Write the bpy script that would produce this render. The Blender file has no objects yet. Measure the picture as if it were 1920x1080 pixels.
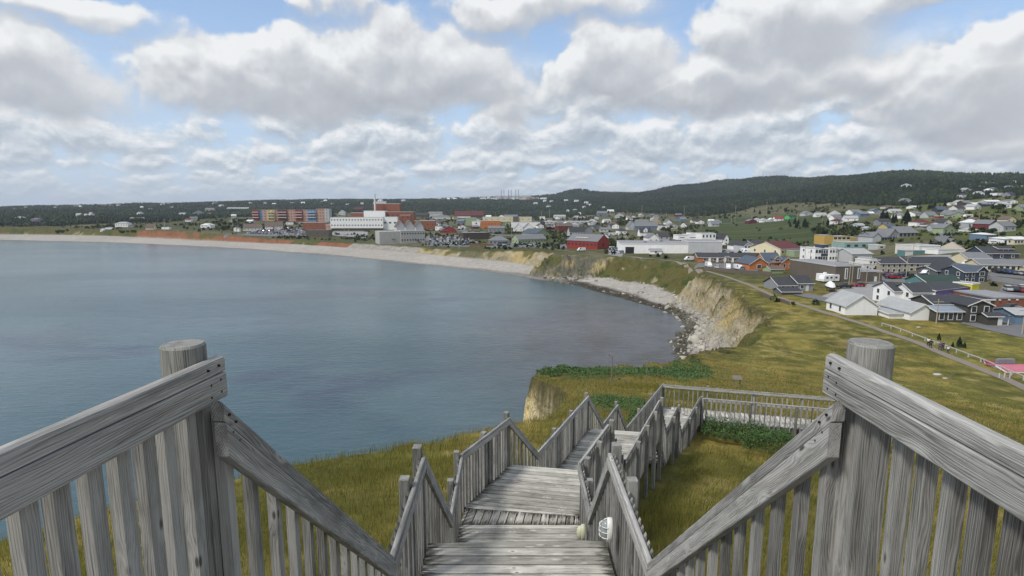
import bpy, bmesh, math, random
import numpy as np
from mathutils import Vector, Matrix
random.seed(7); np.random.seed(7)
R = math.radians
# ------------------------------------------------------------------ camera, sky, sun, exposure
scene = bpy.context.scene
EYE = 40.0                                    # metres above the sea
PITCH = math.atan(152/1030.)
cam_d = bpy.data.cameras.new('camera'); cam = bpy.data.objects.new('camera', cam_d)
scene.collection.objects.link(cam); scene.camera = cam
cam_d.sensor_width = 36.0; cam_d.lens = 1030/1920*36.0
cam_d.clip_start = 0.05; cam_d.clip_end = 60000
cam.location = (0, 0, EYE); cam.rotation_euler = (R(90)-PITCH, 0, 0)
scene.view_settings.view_transform = 'Standard'; scene.view_settings.look = 'None'
scene.view_settings.exposure = 0.12; scene.view_settings.gamma = 1.0
SUN_EL, SUN_AZ = R(50), R(-125)               # azimuth from +Y (view direction), negative = left
sd = bpy.data.lights.new('sun', 'SUN'); so = bpy.data.objects.new('sun', sd); scene.collection.objects.link(so)
scene.cycles.max_bounces = 5; scene.cycles.diffuse_bounces = 2; scene.cycles.glossy_bounces = 2; scene.cycles.transmission_bounces = 3
sd.energy = 2.9; sd.angle = R(10); sd.color = (1.0, 0.955, 0.89)
sdir = Vector((math.sin(SUN_AZ)*math.cos(SUN_EL), math.cos(SUN_AZ)*math.cos(SUN_EL), math.sin(SUN_EL)))
so.rotation_euler = sdir.to_track_quat('Z', 'Y').to_euler()

class NT:
    """small helper around a node tree"""
    def __init__(s, nt): s.nt = nt
    def n(s, t, **k):
        o = s.nt.nodes.new(t)
        for a, b in k.items(): setattr(o, a, b)
        return o
    def put(s, sock, v):
        if isinstance(v, bpy.types.NodeSocket): s.nt.links.new(v, sock)
        else: sock.default_value = v
    def m(s, op, a, b=0.0, c=0.0, clamp=False):
        o = s.n('ShaderNodeMath', operation=op, use_clamp=clamp)
        s.put(o.inputs[0], a); s.put(o.inputs[1], b)
        if len(o.inputs) > 2: s.put(o.inputs[2], c)
        return o.outputs[0]
    def v(s, op, a, b=(0,0,0), sc=None):
        o = s.n('ShaderNodeVectorMath', operation=op)
        s.put(o.inputs[0], a); s.put(o.inputs[1], b)
        if sc is not None: s.put(o.inputs['Scale'], sc)
        return o.outputs['Value'] if op in ('LENGTH','DOT_PRODUCT','DISTANCE') else o.outputs[0]
    def xyz(s, a, b, c):
        o = s.n('ShaderNodeCombineXYZ'); s.put(o.inputs[0], a); s.put(o.inputs[1], b); s.put(o.inputs[2], c); return o.outputs[0]
    def sep(s, a):
        o = s.n('ShaderNodeSeparateXYZ'); s.put(o.inputs[0], a); return o.outputs
    def noise(s, vec, scale, detail=4, rough=0.5, dist=0.0, col=False):
        o = s.n('ShaderNodeTexNoise'); s.put(o.inputs['Vector'], vec); s.put(o.inputs['Scale'], scale)
        o.inputs['Detail'].default_value = detail; o.inputs['Roughness'].default_value = rough
        o.inputs['Distortion'].default_value = dist
        return o.outputs['Color' if col else 'Fac']
    def vor(s, vec, scale, feature='F1', out='Distance', rnd=1.0):
        o = s.n('ShaderNodeTexVoronoi', feature=feature); s.put(o.inputs['Vector'], vec); s.put(o.inputs['Scale'], scale)
        o.inputs['Randomness'].default_value = rnd
        return o.outputs[out]
    def rng(s, v, a, b, c=0.0, d=1.0, smooth=True):
        o = s.n('ShaderNodeMapRange', interpolation_type='SMOOTHSTEP' if smooth else 'LINEAR')
        s.put(o.inputs[0], v); s.put(o.inputs[1], a); s.put(o.inputs[2], b); s.put(o.inputs[3], c); s.put(o.inputs[4], d)
        return o.outputs[0]
    def mix(s, f, a, b):
        o = s.n('ShaderNodeMix', data_type='RGBA'); s.put(o.inputs[0], f)
        for k, q in ((6, a), (7, b)):
            if isinstance(q, tuple) and len(q) == 3: q = q+(1,)
            s.put(o.inputs[k], q)
        return o.outputs[2]
    def fmix(s, f, a, b):
        o = s.n('ShaderNodeMix', data_type='FLOAT'); s.put(o.inputs[0], f); s.put(o.inputs[2], a); s.put(o.inputs[3], b); return o.outputs[0]
    def ramp(s, f, stops):
        o = s.n('ShaderNodeValToRGB'); s.put(o.inputs[0], f); cr = o.color_ramp
        while len(cr.elements) < len(stops): cr.elements.new(0.5)
        for e, (p, c) in zip(cr.elements, stops):
            e.position = p; e.color = tuple(c)+(1,) if len(c) == 3 else c
        return o.outputs[0]

# ------------------------------------------------------------------ pixel <-> place helpers (photo pixels, 1920 wide)
F_ = 1030.0
_c, _s = math.cos(PITCH), math.sin(PITCH)
def ray(u, v):
    a = (u-960)/F_; b = -(v-540)/F_
    return np.array([a, _c+b*_s, -_s+b*_c])
def atz(u, v, z):                              # point of the pixel's ray at world height z
    r = ray(u, v); t = (z-EYE)/r[2]
    return np.array([r[0]*t, r[1]*t, z])
def project(p):
    x, y, z = p[0], p[1], p[2]-EYE
    d = y*_c - z*_s; w = y*_s + z*_c
    return 960+F_*x/d, 540-F_*w/d, d

# ------------------------------------------------------------------ sky: blue Nishita sky with cumulus, all by direction
world = bpy.data.worlds.new('World'); scene.world = world; world.use_nodes = True
wt = world.node_tree; wt.nodes.clear()
def az_el(u, v):
    r = ray(u, v); return math.atan2(r[0], r[1]), math.atan2(r[2], math.hypot(r[0], r[1]))
def cloud_group():
    g = bpy.data.node_groups.new('cloud_density', 'ShaderNodeTree')
    g.interface.new_socket('Vector', in_out='INPUT', socket_type='NodeSocketVector')
    g.interface.new_socket('Big', in_out='OUTPUT', socket_type='NodeSocketFloat')
    g.interface.new_socket('Low', in_out='OUTPUT', socket_type='NodeSocketFloat')
    T = NT(g); gi = T.n('NodeGroupInput').outputs[0]; go = T.n('NodeGroupOutput')
    x, y, z = T.sep(gi)
    az = T.m('ARCTAN2', x, y); el = T.m('ARCSINE', z)
    # wobble the lookup so that the blobs get billowing outlines
    w1 = T.noise(gi, 6.5, 4, 0.55, col=True); ws = T.sep(T.v('SUBTRACT', w1, (.5,.5,.5)))
    azw = T.m('ADD', az, T.m('MULTIPLY', ws[0], 0.22)); elw = T.m('ADD', el, T.m('MULTIPLY', ws[1], 0.12))
    blobs = [  # u, v, ru, rv, weight  (photo pixels)
        (400,150,170,55,1.0),(560,140,190,66,1.15),(760,125,170,78,1.15),(880,160,110,50,1.0),
        (50,150,180,90,1.15),(110,15,240,34,.75),
        (1150,120,105,66,1.1),(1290,165,200,52,1.15),(1440,175,160,38,.85),
        (1450,75,150,80,1.1),(1580,135,110,50,.95),(1790,175,200,85,1.15),(1850,85,120,45,.85),(1740,215,190,50,1.0),
        (1010,15,190,46,.9),(620,12,110,36,.7),(1700,5,170,30,.7),(1800,-40,260,40,.9),
        (970,205,60,48,.95),(1900,260,160,36,.8),
        (-250,120,260,110,1.1),(2200,140,240,120,1.1),(-450,240,300,50,.9),(2400,260,300,50,.9)]
    tot = None
    for (u, v, ru, rv, wt_) in blobs:
        a0, e0 = az_el(u, v); a1, _ = az_el(u+ru*.5, v); a2, _ = az_el(u-ru*.5, v)
        _, e1 = az_el(u, v-rv*.5); _, e2 = az_el(u, v+rv*.5)
        ra, re = abs(a1-a2), abs(e1-e2)
        dx = T.m('MULTIPLY', T.m('SUBTRACT', azw, a0), 1/ra); dy = T.m('MULTIPLY', T.m('SUBTRACT', elw, e0), 1/re)
        q = T.m('MULTIPLY_ADD', dx, dx, T.m('MULTIPLY', dy, dy))
        b = T.m('DIVIDE', wt_, T.m('MULTIPLY_ADD', T.m('MULTIPLY', q, q), 1.1, 1.0))
        tot = b if tot is None else T.m('MAXIMUM', T.m('MULTIPLY_ADD', b, .25, tot), b)
    tot = T.m('MINIMUM', tot, 1.35)
    # soft filler high up and behind, where the photo gives no shapes
    fil = T.noise(gi, 2.4, 3, .55)
    hi = T.m('MULTIPLY', T.m('MULTIPLY', T.rng(el, .42, .75), fil), 1.1)
    back = T.m('MULTIPLY', T.rng(T.m('ABSOLUTE', az), .95, 1.3), T.m('MULTIPLY', fil, 1.15))
    tot = T.m('MAXIMUM', tot, T.m('MAXIMUM', hi, back))
    det = T.noise(gi, 13.0, 5, 0.58)
    big = T.m('ADD', tot, T.m('MULTIPLY', T.m('SUBTRACT', det, .5), .85))
    # the low deck of small cumulus, puffs that shrink towards the horizon
    wq = T.v('SCALE', T.v('SUBTRACT', w1, (.5,.5,.5)), sc=.9)
    v1 = T.v('ADD', T.xyz(T.m('MULTIPLY', az, 9.5), T.m('MULTIPLY', el, 13.5), 1.7), wq)
    v2 = T.v('ADD', T.xyz(T.m('MULTIPLY', az, 18.0), T.m('MULTIPLY', el, 31.0), 5.1), wq)
    vv = T.v('MULTIPLY', v1, (1,1,1))
    l1 = T.m('MULTIPLY_ADD', T.m('SUBTRACT', 1.0, T.vor(vv, 1.0)), .40, T.m('MULTIPLY', T.noise(v1, 1.3, 5, 0.60), .62))
    l2 = T.m('MULTIPLY_ADD', T.m('SUBTRACT', 1.0, T.vor(v2, 1.0)), .34, T.m('MULTIPLY', T.noise(v2, 1.1, 3, 0.55), .66))
    low = T.m('SUBTRACT', T.fmix(T.rng(el, .06, .12), l2, l1), .03)
    T.put(go.inputs[0], big); T.put(go.inputs[1], low)
    return g
def build_sky():
    T = NT(wt)
    out = T.n('ShaderNodeOutputWorld'); bg = T.n('ShaderNodeBackground')
    sky = T.n('ShaderNodeTexSky', sky_type='NISHITA'); sky.sun_disc = False
    sky.sun_elevation = SUN_EL; sky.sun_rotation = SUN_AZ; sky.altitude = 40
    sky.air_density = 1.0; sky.dust_density = .8; sky.ozone_density = 1.5
    d = T.n('ShaderNodeTexCoord').outputs['Generated']; d = T.v('NORMALIZE', d)
    x, y, z = T.sep(d); el = T.m('ARCSINE', z)
    grp = cloud_group()
    def dens(vec):
        o = T.n('ShaderNodeGroup'); o.node_tree = grp; T.put(o.inputs[0], vec); return o.outputs
    off = T.m('MINIMUM', .022, T.m('MAXIMUM', .004, T.m('MULTIPLY', el, .11))); up = T.v('NORMALIZE', T.v('ADD', d, T.xyz(T.m('MULTIPLY', off, -.36), 0.0, off)))
    A = dens(d); B = dens(up)
    # big clouds: sun-facing upper rims bright, thick bases grey
    dif = T.m('SUBTRACT', A[0], B[0])
    ab = T.rng(A[0], T.rng(dif, -.1, .15, .16, .36), T.rng(dif, -.1, .15, .86, .58))
    thick = T.rng(A[0], .45, 1.5)
    lb = T.m('MULTIPLY_ADD', dif, 1.25, .58); lb = T.m('SUBTRACT', lb, T.m('MULTIPLY', thick, .28))
    cb = T.ramp(lb, [(0.0, (.42,.445,.49)), (.35, (.50,.525,.565)), (.60, (.62,.64,.665)), (.95, (.83,.84,.845))])
    # low deck
    al = T.rng(A[1], T.rng(el, .10, .25, .32, .42, smooth=False), T.rng(el, .10, .25, .46, .55, smooth=False))
    al = T.m('MULTIPLY', al, T.rng(el, .27, .18))
    ll = T.m('MULTIPLY_ADD', T.m('SUBTRACT', A[1], B[1]), 4.2, .56)
    ll = T.m('SUBTRACT', ll, T.m('MULTIPLY', T.rng(A[1], .48, .72), .26))
    cl = T.ramp(ll, [(0.0, (.38,.44,.52)), (.4, (.48,.54,.61)), (.62, (.61,.66,.71)), (1.0, (.84,.86,.88))])
    base = T.v('SCALE', sky.outputs[0], sc=.15)
    base = T.mix(.35, base, (.42,.60,.90))
    base = T.mix(T.rng(el, .36, .0, 0.0, .8), base, (.50,.63,.80))
    c = T.mix(al, base, cl)
    c = T.mix(T.rng(el, .085, .0, 0, .55), c, (.54,.63,.72))
    c = T.mix(T.m('MULTIPLY', ab, .97), c, cb)
    c = T.mix(T.rng(z, 0.0, -.02), c, (.20,.24,.25))
    T.put(bg.inputs[0], c); bg.inputs[1].default_value = 1.0
    wt.links.new(bg.outputs[0], out.inputs[0])
build_sky()

# ------------------------------------------------------------------ object helpers
COL = scene.collection
def tag(o, label=None, cat=None, group=None, kind=None):
    if label: o['label'] = label
    if cat: o['category'] = cat
    if group: o['group'] = group
    if kind: o['kind'] = kind
    return o
def empty(name, loc=(0,0,0), rz=0.0, **k):
    o = bpy.data.objects.new(name, None); COL.objects.link(o); o.location = loc; o.rotation_euler = (0,0,rz)
    o.empty_display_size = .2
    return tag(o, **k)
def np_mesh(name, V, Fc, mat=None, parent=None, smooth=False, attrs=None, loc=None):
    """V (n,3); Fc (m,3|4) int array or list of index tuples; attrs {name: (n,3|n)}"""
    me = bpy.data.meshes.new(name); V = np.asarray(V, dtype=np.float32)
    if isinstance(Fc, np.ndarray):
        k = Fc.shape[1]; me.vertices.add(len(V)); me.vertices.foreach_set('co', V.ravel())
        me.loops.add(Fc.size); me.loops.foreach_set('vertex_index', Fc.astype(np.int32).ravel())
        me.polygons.add(len(Fc)); me.polygons.foreach_set('loop_start', np.arange(0, Fc.size, k, dtype=np.int32))
        me.polygons.foreach_set('loop_total', np.full(len(Fc), k, dtype=np.int32))
        me.update(calc_edges=True)
    else:
        me.from_pydata([tuple(map(float, p)) for p in V], [], Fc); me.update()
    if attrs:
        for n_, a in attrs.items():
            a = np.asarray(a, dtype=np.float32)
            if a.ndim == 2 and a.shape[1] == 3:
                t = me.attributes.new(n_, 'FLOAT_VECTOR', 'POINT'); t.data.foreach_set('vector', a.ravel())
            elif a.ndim == 1:
                t = me.attributes.new(n_, 'FLOAT', 'POINT'); t.data.foreach_set('value', a.ravel())
    if smooth: me.polygons.foreach_set('use_smooth', [True]*len(me.polygons))
    if mat is not None:
        for q in (mat if isinstance(mat, (list, tuple)) else [mat]): me.materials.append(q)
    o = bpy.data.objects.new(name, me); COL.objects.link(o)
    if parent is not None: o.parent = parent
    if loc is not None: o.location = loc
    return o
def new_mat(name):
    m = bpy.data.materials.new(name); m.use_nodes = True; nt = m.node_tree; nt.nodes.clear()
    T = NT(nt); out = T.n('ShaderNodeOutputMaterial'); b = T.n('ShaderNodeBsdfPrincipled')
    nt.links.new(b.outputs[0], out.inputs[0]); b.inputs['Specular IOR Level'].default_value = .3
    return m, T, b
def attr(T, name, out='Vector'):
    a = T.n('ShaderNodeAttribute', attribute_name=name); return a.outputs[out]

# numpy noise ------------------------------------------------------
_rs = np.random.RandomState(3); _perm = _rs.rand(256, 256).astype(np.float32)
def vnoise(x, y):
    xi = np.floor(x).astype(np.int64); yi = np.floor(y).astype(np.int64); fx = x-xi; fy = y-yi
    fx = fx*fx*fx*(fx*(fx*6-15)+10); fy = fy*fy*fy*(fy*(fy*6-15)+10)
    g = lambda a, b: _perm[a & 255, b & 255]
    return (g(xi,yi)*(1-fx)+g(xi+1,yi)*fx)*(1-fy)+(g(xi,yi+1)*(1-fx)+g(xi+1,yi+1)*fx)*fy
def fbm(x, y, oct=4, gain=.5, lac=2.03):
    s = 0; a = 1; n = 0
    for i in range(oct):
        s = s+a*(vnoise(x+i*17.3, y-i*9.1)-.5); n += a; a *= gain; x = x*lac; y = y*lac
    return s/n*2                                 # about -1..1
def sstep(x, a, b):
    t = np.clip((x-a)/(b-a), 0, 1); return t*t*(3-2*t)
# ------------------------------------------------------------------ terrain heights
COLS = [-3000,-700, 0, 150, 300, 500, 700, 900, 1000, 1100, 1200, 1300, 1400, 1500, 1600, 1700, 1800, 1920, 2400, 4500]
NEAR = [(0,-2.4),(3,-3.3),(6,-5.1),(9,-6.3),(13,-7.2),(17,-8.2),(22,-9.15),(26,-9.7),(32,-11.7),(40,-13.8),(50,-16.2),(60,-18.4),(80,-23.0),(110,-26.4),(150,-27.0)]
RR = [r for r, _ in NEAR]+[250, 400, 550, 700, 900, 1200, 1600, 2100, 2700, 3300, 4500, 7000]
FAR = {  # z relative to the eye (numbers) or photo rows ('v', row) at the ranges after 150 m
 -3000: [-27,-27,-30,-34,-34,-32,-20,-10,0,-5,-20,-39], -700: [-27,-27,-30,-35,-34,-30,-20,-8,0,-4,-20,-39],
 0:   [-27,-28,-33,-35,-34,('v',412),('v',405),('v',398),('v',391.5),-5,-25,-39], 150: [-27,-28,-30,-32,-31.5,('v',411),('v',403),('v',395),('v',388.5),0,-25,-39],
 300: [-27,-28,-27,-26,-28,('v',411),('v',403),('v',393),('v',383),5,-20,-39], 500: [-27,-30,-34,-33,-31,('v',411),('v',400),('v',388),('v',377),20,-10,-39],
 700: [-27,-34,-33.5,-32,-30,-27,('v',402),('v',388),('v',374.5),30,-5,-39], 900: [-27,-32,-32,-31,-29,-27,('v',400),('v',386),('v',375),('v',371),0,-39],
 1000:[-26.5,-29,-30,-30,-29,-27,('v',402),('v',388),('v',376),('v',369),0,-39], 1100:[-26.5,-28,-29,-29,-27,-26,('v',398),('v',383),('v',369),('v',360),10,-39],
 1200:[-26.8,-28,-28.5,-27,-25,-23,('v',392),('v',376),('v',365),('v',362),20,-39], 1300:[-27,-27,-27,-27,('v',418),('v',404),('v',384),('v',365),('v',356),('v',351),60,-30],
 1400:[-27,-27,-27,-26,('v',414),('v',392),('v',372),('v',354),('v',345),('v',342),80,-30], 1500:[-27,-27,-26,('v',421),('v',401),('v',378),('v',356),('v',346),('v',340),('v',338),80,-30],
 1600:[-27,-27,('v',430),('v',410),('v',393),('v',366),('v',340),('v',334),('v',338),('v',340),80,-30], 1700:[-27,('v',452),('v',426),('v',403),('v',383),('v',350),('v',326),('v',325),('v',332),('v',336),80,-30],
 1800:[-27,('v',450),('v',424),('v',397),('v',374),('v',352),('v',338),('v',341),('v',345),('v',350),60,-30], 1920:[-27,('v',447),('v',418),('v',394),('v',368),('v',346),('v',337.5),('v',341),('v',346),('v',350),60,-30],
 2400:[-27,-25,-20,-10,5,40,70,60,50,40,20,-30], 4500:[-26,-25,-20,-10,5,40,70,60,50,40,20,-30]}
def _table():
    T = np.zeros((len(COLS), len(RR)))
    for i, u in enumerate(COLS):
        for j, (r, z) in enumerate(NEAR): T[i, j] = z
        for k, q in enumerate(FAR[u]):
            r = RR[len(NEAR)+k]
            if isinstance(q, tuple):
                rr = ray(min(max(u, 0), 1920), q[1]); q = rr[2]/math.hypot(rr[0], rr[1])*r
            T[i, len(NEAR)+k] = q
    A = np.linspace(-1.25, 1.25, 301); L = np.linspace(0, math.log(7001), 361)
    ca = np.arctan((np.array(COLS)-960)/F_/_c); cl = np.log(np.array(RR)+1.)
    T1 = np.array([np.interp(A, ca, T[:, j]) for j in range(len(RR))]).T
    T2 = np.array([np.interp(L, cl, T1[i]) for i in range(len(A))])
    def blur(M, n, ax):
        k = np.hanning(2*n+3)[1:-1]; k /= k.sum()
        P = np.pad(M, [(n, n) if a == ax else (0, 0) for a in (0, 1)], mode='edge')
        return np.apply_along_axis(lambda q: np.convolve(q, k, 'valid'), ax, P)
    return A, L, blur(blur(T2, 7, 0), 5, 1)
TA, TL, TT = _table()
def base_h(x, y):
    r = np.hypot(x, y); a = np.clip(np.arctan2(x, y), -1.249, 1.249)
    fi = (a-TA[0])/(TA[1]-TA[0]); fj = np.clip(np.log(r+1), 0, TL[-1]-1e-4)/(TL[1]-TL[0])
    i = np.clip(fi.astype(int), 0, len(TA)-2); j = np.clip(fj.astype(int), 0, len(TL)-2); fi = fi-i; fj = fj-j
    z = (TT[i,j]*(1-fi)+TT[i+1,j]*fi)*(1-fj)+(TT[i,j+1]*(1-fi)+TT[i+1,j+1]*fi)*fj
    z = z+EYE
    # gentle relief, growing into wooded hills far away; a small knob and a stepped skyline
    z = z+fbm(x/14., y/14., 3)*.35*sstep(r, 25, 70)*(1-.8*sstep(r, 150, 200))
    z = z+fbm(x/4., y/4., 3)*.10*(1-sstep(r, 60, 140))
    far = sstep(r, 1100, 2200)
    z = z+fbm(x/420.+3, y/420., 5, .55)*16*far*sstep(x/np.maximum(y, 1), -.35, .35)+fbm(x/300.+3, y/300., 4)*5*far
    return z
# knobs on the skyline: (u, row, range, half width m, height)
KNOBS = [(1082,356,3000,100,28),(1350,340,2900,150,26),(1436,332,2700,150,28),(1545,334,2500,170,8),(1256,350,2900,110,20),(1675,320,2050,230,12),(1905,340,1800,130,14)]
KN = []
for u, v, r, w, h in KNOBS:
    q = ray(u, v); q = q/math.hypot(q[0], q[1])*r; KN.append((q[0], q[1], w, h))
# waterline: photo pixel, beach width, beach top height, cliff width, kind (0 shingle 1 red 2 rock 3 pale cliff 4 revetment 5 grass)
WL = [(-700,449,70,4,6,5),(0,450,66,3.2,8,5),(130,453,60,3.2,8,5),(205,455,52,2.4,7,1),(300,459,46,2.2,6,1),(400,464,44,2.2,6,1),(455,467,42,2.6,7,1),(480,469,42,3.2,7,5),(560,475,42,3.2,9,1),
      (608,478,40,3,9,4),(700,487,38,3,9,4),(722,489,36,3.2,9,3),(800,497,34,3,8,3),(900,507,30,3,9,3),(960,515,22,3,12,3),(984,520,3,1,16,2),(1010,524,3,1,20,2),
      (1050,529,9,2,20,2),(1085,536,20,3,20,5),(1110,545,24,3,22,5),(1160,558,24,3,20,5),(1205,571,17,3,16,5),(1240,580,8,3,11,3),(1268,592,7,2.5,9.5,3),(1288,606,6,2.5,8.5,3),(1282,622,7,2.5,10.5,3),
      (1268,640,8,2.5,13,3),(1267,660,8,2,14,3),(1276,682,8,2,14,3)]
_pts = []
for u, v, b, hb, cw, k in WL:
    p = atz(u, v, 0); _pts.append((p[0], p[1], b, hb, cw, k))
_pts += [(40,122,5,1.5,12,5),(22,98,3,1,10,3),(7,78,2,1,7,3),(-2.2,63,1.5,1,5,3),(-3.9,53,1.5,1,4,3),(-2.6,46,1.5,1,4,3),(-1.6,42.5,1.5,1,4,3),(-2.4,37,1.5,1,4.5,3),(-4.5,31,1.5,1,6,5),(-5.0,27.5,1.5,1,5.5,5),(-7,25,1.5,1,5.5,5),
         (-10.5,23,1.5,1,5,5),(-15,20.5,1.5,1,5,5),(-19,16.5,1.5,1,5,5),(-21.5,10,1.5,1,5,5),(-23,0,1.5,1,8,5),(-40,-26,1.5,1,12,5),(-60,-60,1.5,1,12,5),(-80,-200,2,1,12,5)]
_pts = np.array(_pts)
NW = len(_pts)
_poly = np.vstack([_pts[:, :2], [(2000,-200),(9000,-200),(9000,9000),(-9000,9000),(-9000, _pts[0,1])]])
def shore(x, y):
    """signed distance inland of the waterline and the profile values there"""
    x = np.atleast_1d(x).astype(float); y = np.atleast_1d(y).astype(float)
    best = np.full(x.shape, 1e18); par = np.zeros(x.shape+(4,)); nx = np.zeros(x.shape); 
    for i in range(NW-1):
        a = _pts[i]; b = _pts[i+1]; ex, ey = b[0]-a[0], b[1]-a[1]; L2 = ex*ex+ey*ey
        t = np.clip(((x-a[0])*ex+(y-a[1])*ey)/L2, 0, 1)
        d2 = (x-a[0]-t*ex)**2+(y-a[1]-t*ey)**2; m = d2 < best
        best = np.where(m, d2, best)
        val = a[None, 2:]*(1-t[..., None])+b[None, 2:]*t[..., None]
        val[..., 3] = np.where(t < .5, a[5], b[5])
        par = np.where(m[..., None], val, par)
    a = np.array([-20000., _pts[0,1]]); m = (x < _pts[0,0]); best = np.where(m, np.minimum(best, (y-_pts[0,1])**2), best)
    ins = np.zeros(x.shape, bool); n = len(_poly)
    for i in range(n):
        x1, y1 = _poly[i]; x2, y2 = _poly[(i+1) % n]
        c = ((y1 > y) != (y2 > y)) & (x < (x2-x1)*(y-y1)/((y2-y1) if y2 != y1 else 1e-9)+x1)
        ins ^= c
    d = np.sqrt(best); return np.where(ins, d, -d), par
def height(x, y, full=False):
    x = np.atleast_1d(np.asarray(x, float)); y = np.atleast_1d(np.asarray(y, float))
    r = np.hypot(x, y)
    B = base_h(x, y)
    for kx, ky, w, h in KN: B = B+h*np.exp(-((x-kx)**2+(y-ky)**2)/(w*w))
    d, par = shore(x, y)
    b, hb, cw, kd = par[..., 0], par[..., 1], par[..., 2], par[..., 3]
    # ragged cliff edge: gullies and ribs
    amp = np.clip(cw*np.where(r < 40, .16, .27), .6, 7.0); sc = np.clip(r/16., 3.5, 16.)
    fr = sstep(r, 345, 400); warp = (fbm(x/9.+5, y/9., 4, .6)*amp+fbm(x/2.6, y/2.6+3, 3, .6)*amp*.33)*(1-fr)+fr*amp*fbm(x/38., y/38., 3)
    warp = warp+(((kd == 3) | (kd == 2)) & (r > 60) & (r < 345))*(.28-np.abs(fbm(x/8., y/8.+2, 4, .65)))*8.5
    dd = d+warp*sstep(d, b*.5, b+1.0)
    t = np.clip((dd-b)/np.maximum(cw, .5), 0, 1)
    steep = np.where(kd == 5, .75, np.where(kd == 4, 1.0, np.where(r < 345, 1.12, .8)))
    prof = np.where(kd == 5, t*t*(3-2*t)*.6+t*.4, np.power(t, steep))
    # ledges in the rock
    led = fbm(x/5.+9, y/5., 3)*.09+(np.abs((prof*7+fbm(x/11., y/11., 2)*1.5) % 1-.5)-.25)*.07
    rocky = ((kd == 2) | (kd == 3) | (kd == 1))*sstep(t, 0, .12)*(1-sstep(t, .9, 1.0))
    prof = np.clip(prof+led*rocky, 0, 1)
    zb = hb*np.clip(dd/np.maximum(b, .5), 0, 1)
    z = np.where(d < 0, np.maximum(d*.12, -6), np.where(dd < b, zb, hb+(B-hb)*prof))
    # boulders on the rocky shore
    near = (kd == 3)*(x > 20)*sstep(d, -1.5, 1.5)*(1-sstep(dd, b+1, b+6))*(r < 330)
    z = z+near*np.maximum(fbm(x/2.2, y/2.2+7, 3, .6), 0)*1.5
    rk = (kd == 2)*sstep(d, -3, 1)*(1-sstep(t, .75, 1))
    z = z+rk*np.abs(fbm(x/6., y/6., 4, .6))*5*sstep(t, -.1, .3)
    z = np.where(d < 0, np.where(z > 0.3, z, np.minimum(z, -.25)), z)
    if full: return z, B, d, dd, t, par
    return z
def gh(x, y): return float(height(x, y)[0])
_tr = np.exp(np.linspace(math.log(2.0), math.log(6000), 2600))
def place(u, v):
    """where the photo pixel's ray meets the ground"""
    q = ray(u, v); h = math.hypot(q[0], q[1]); X = q[0]/h*_tr; Y = q[1]/h*_tr; Z = EYE+q[2]/h*_tr
    G = height(X, Y); k = np.nonzero(Z < G)[0]
    i = int(k[0]) if len(k) else len(_tr)-1
    if i == 0: return Vector((X[0], Y[0], G[0]))
    a = (Z[i-1]-G[i-1])/max(1e-6, (Z[i-1]-G[i-1])-(Z[i]-G[i])); a = min(max(a, 0), 1)
    x = X[i-1]+(X[i]-X[i-1])*a; y = Y[i-1]+(Y[i]-Y[i-1])*a
    return Vector((x, y, gh(x, y)))

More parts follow.
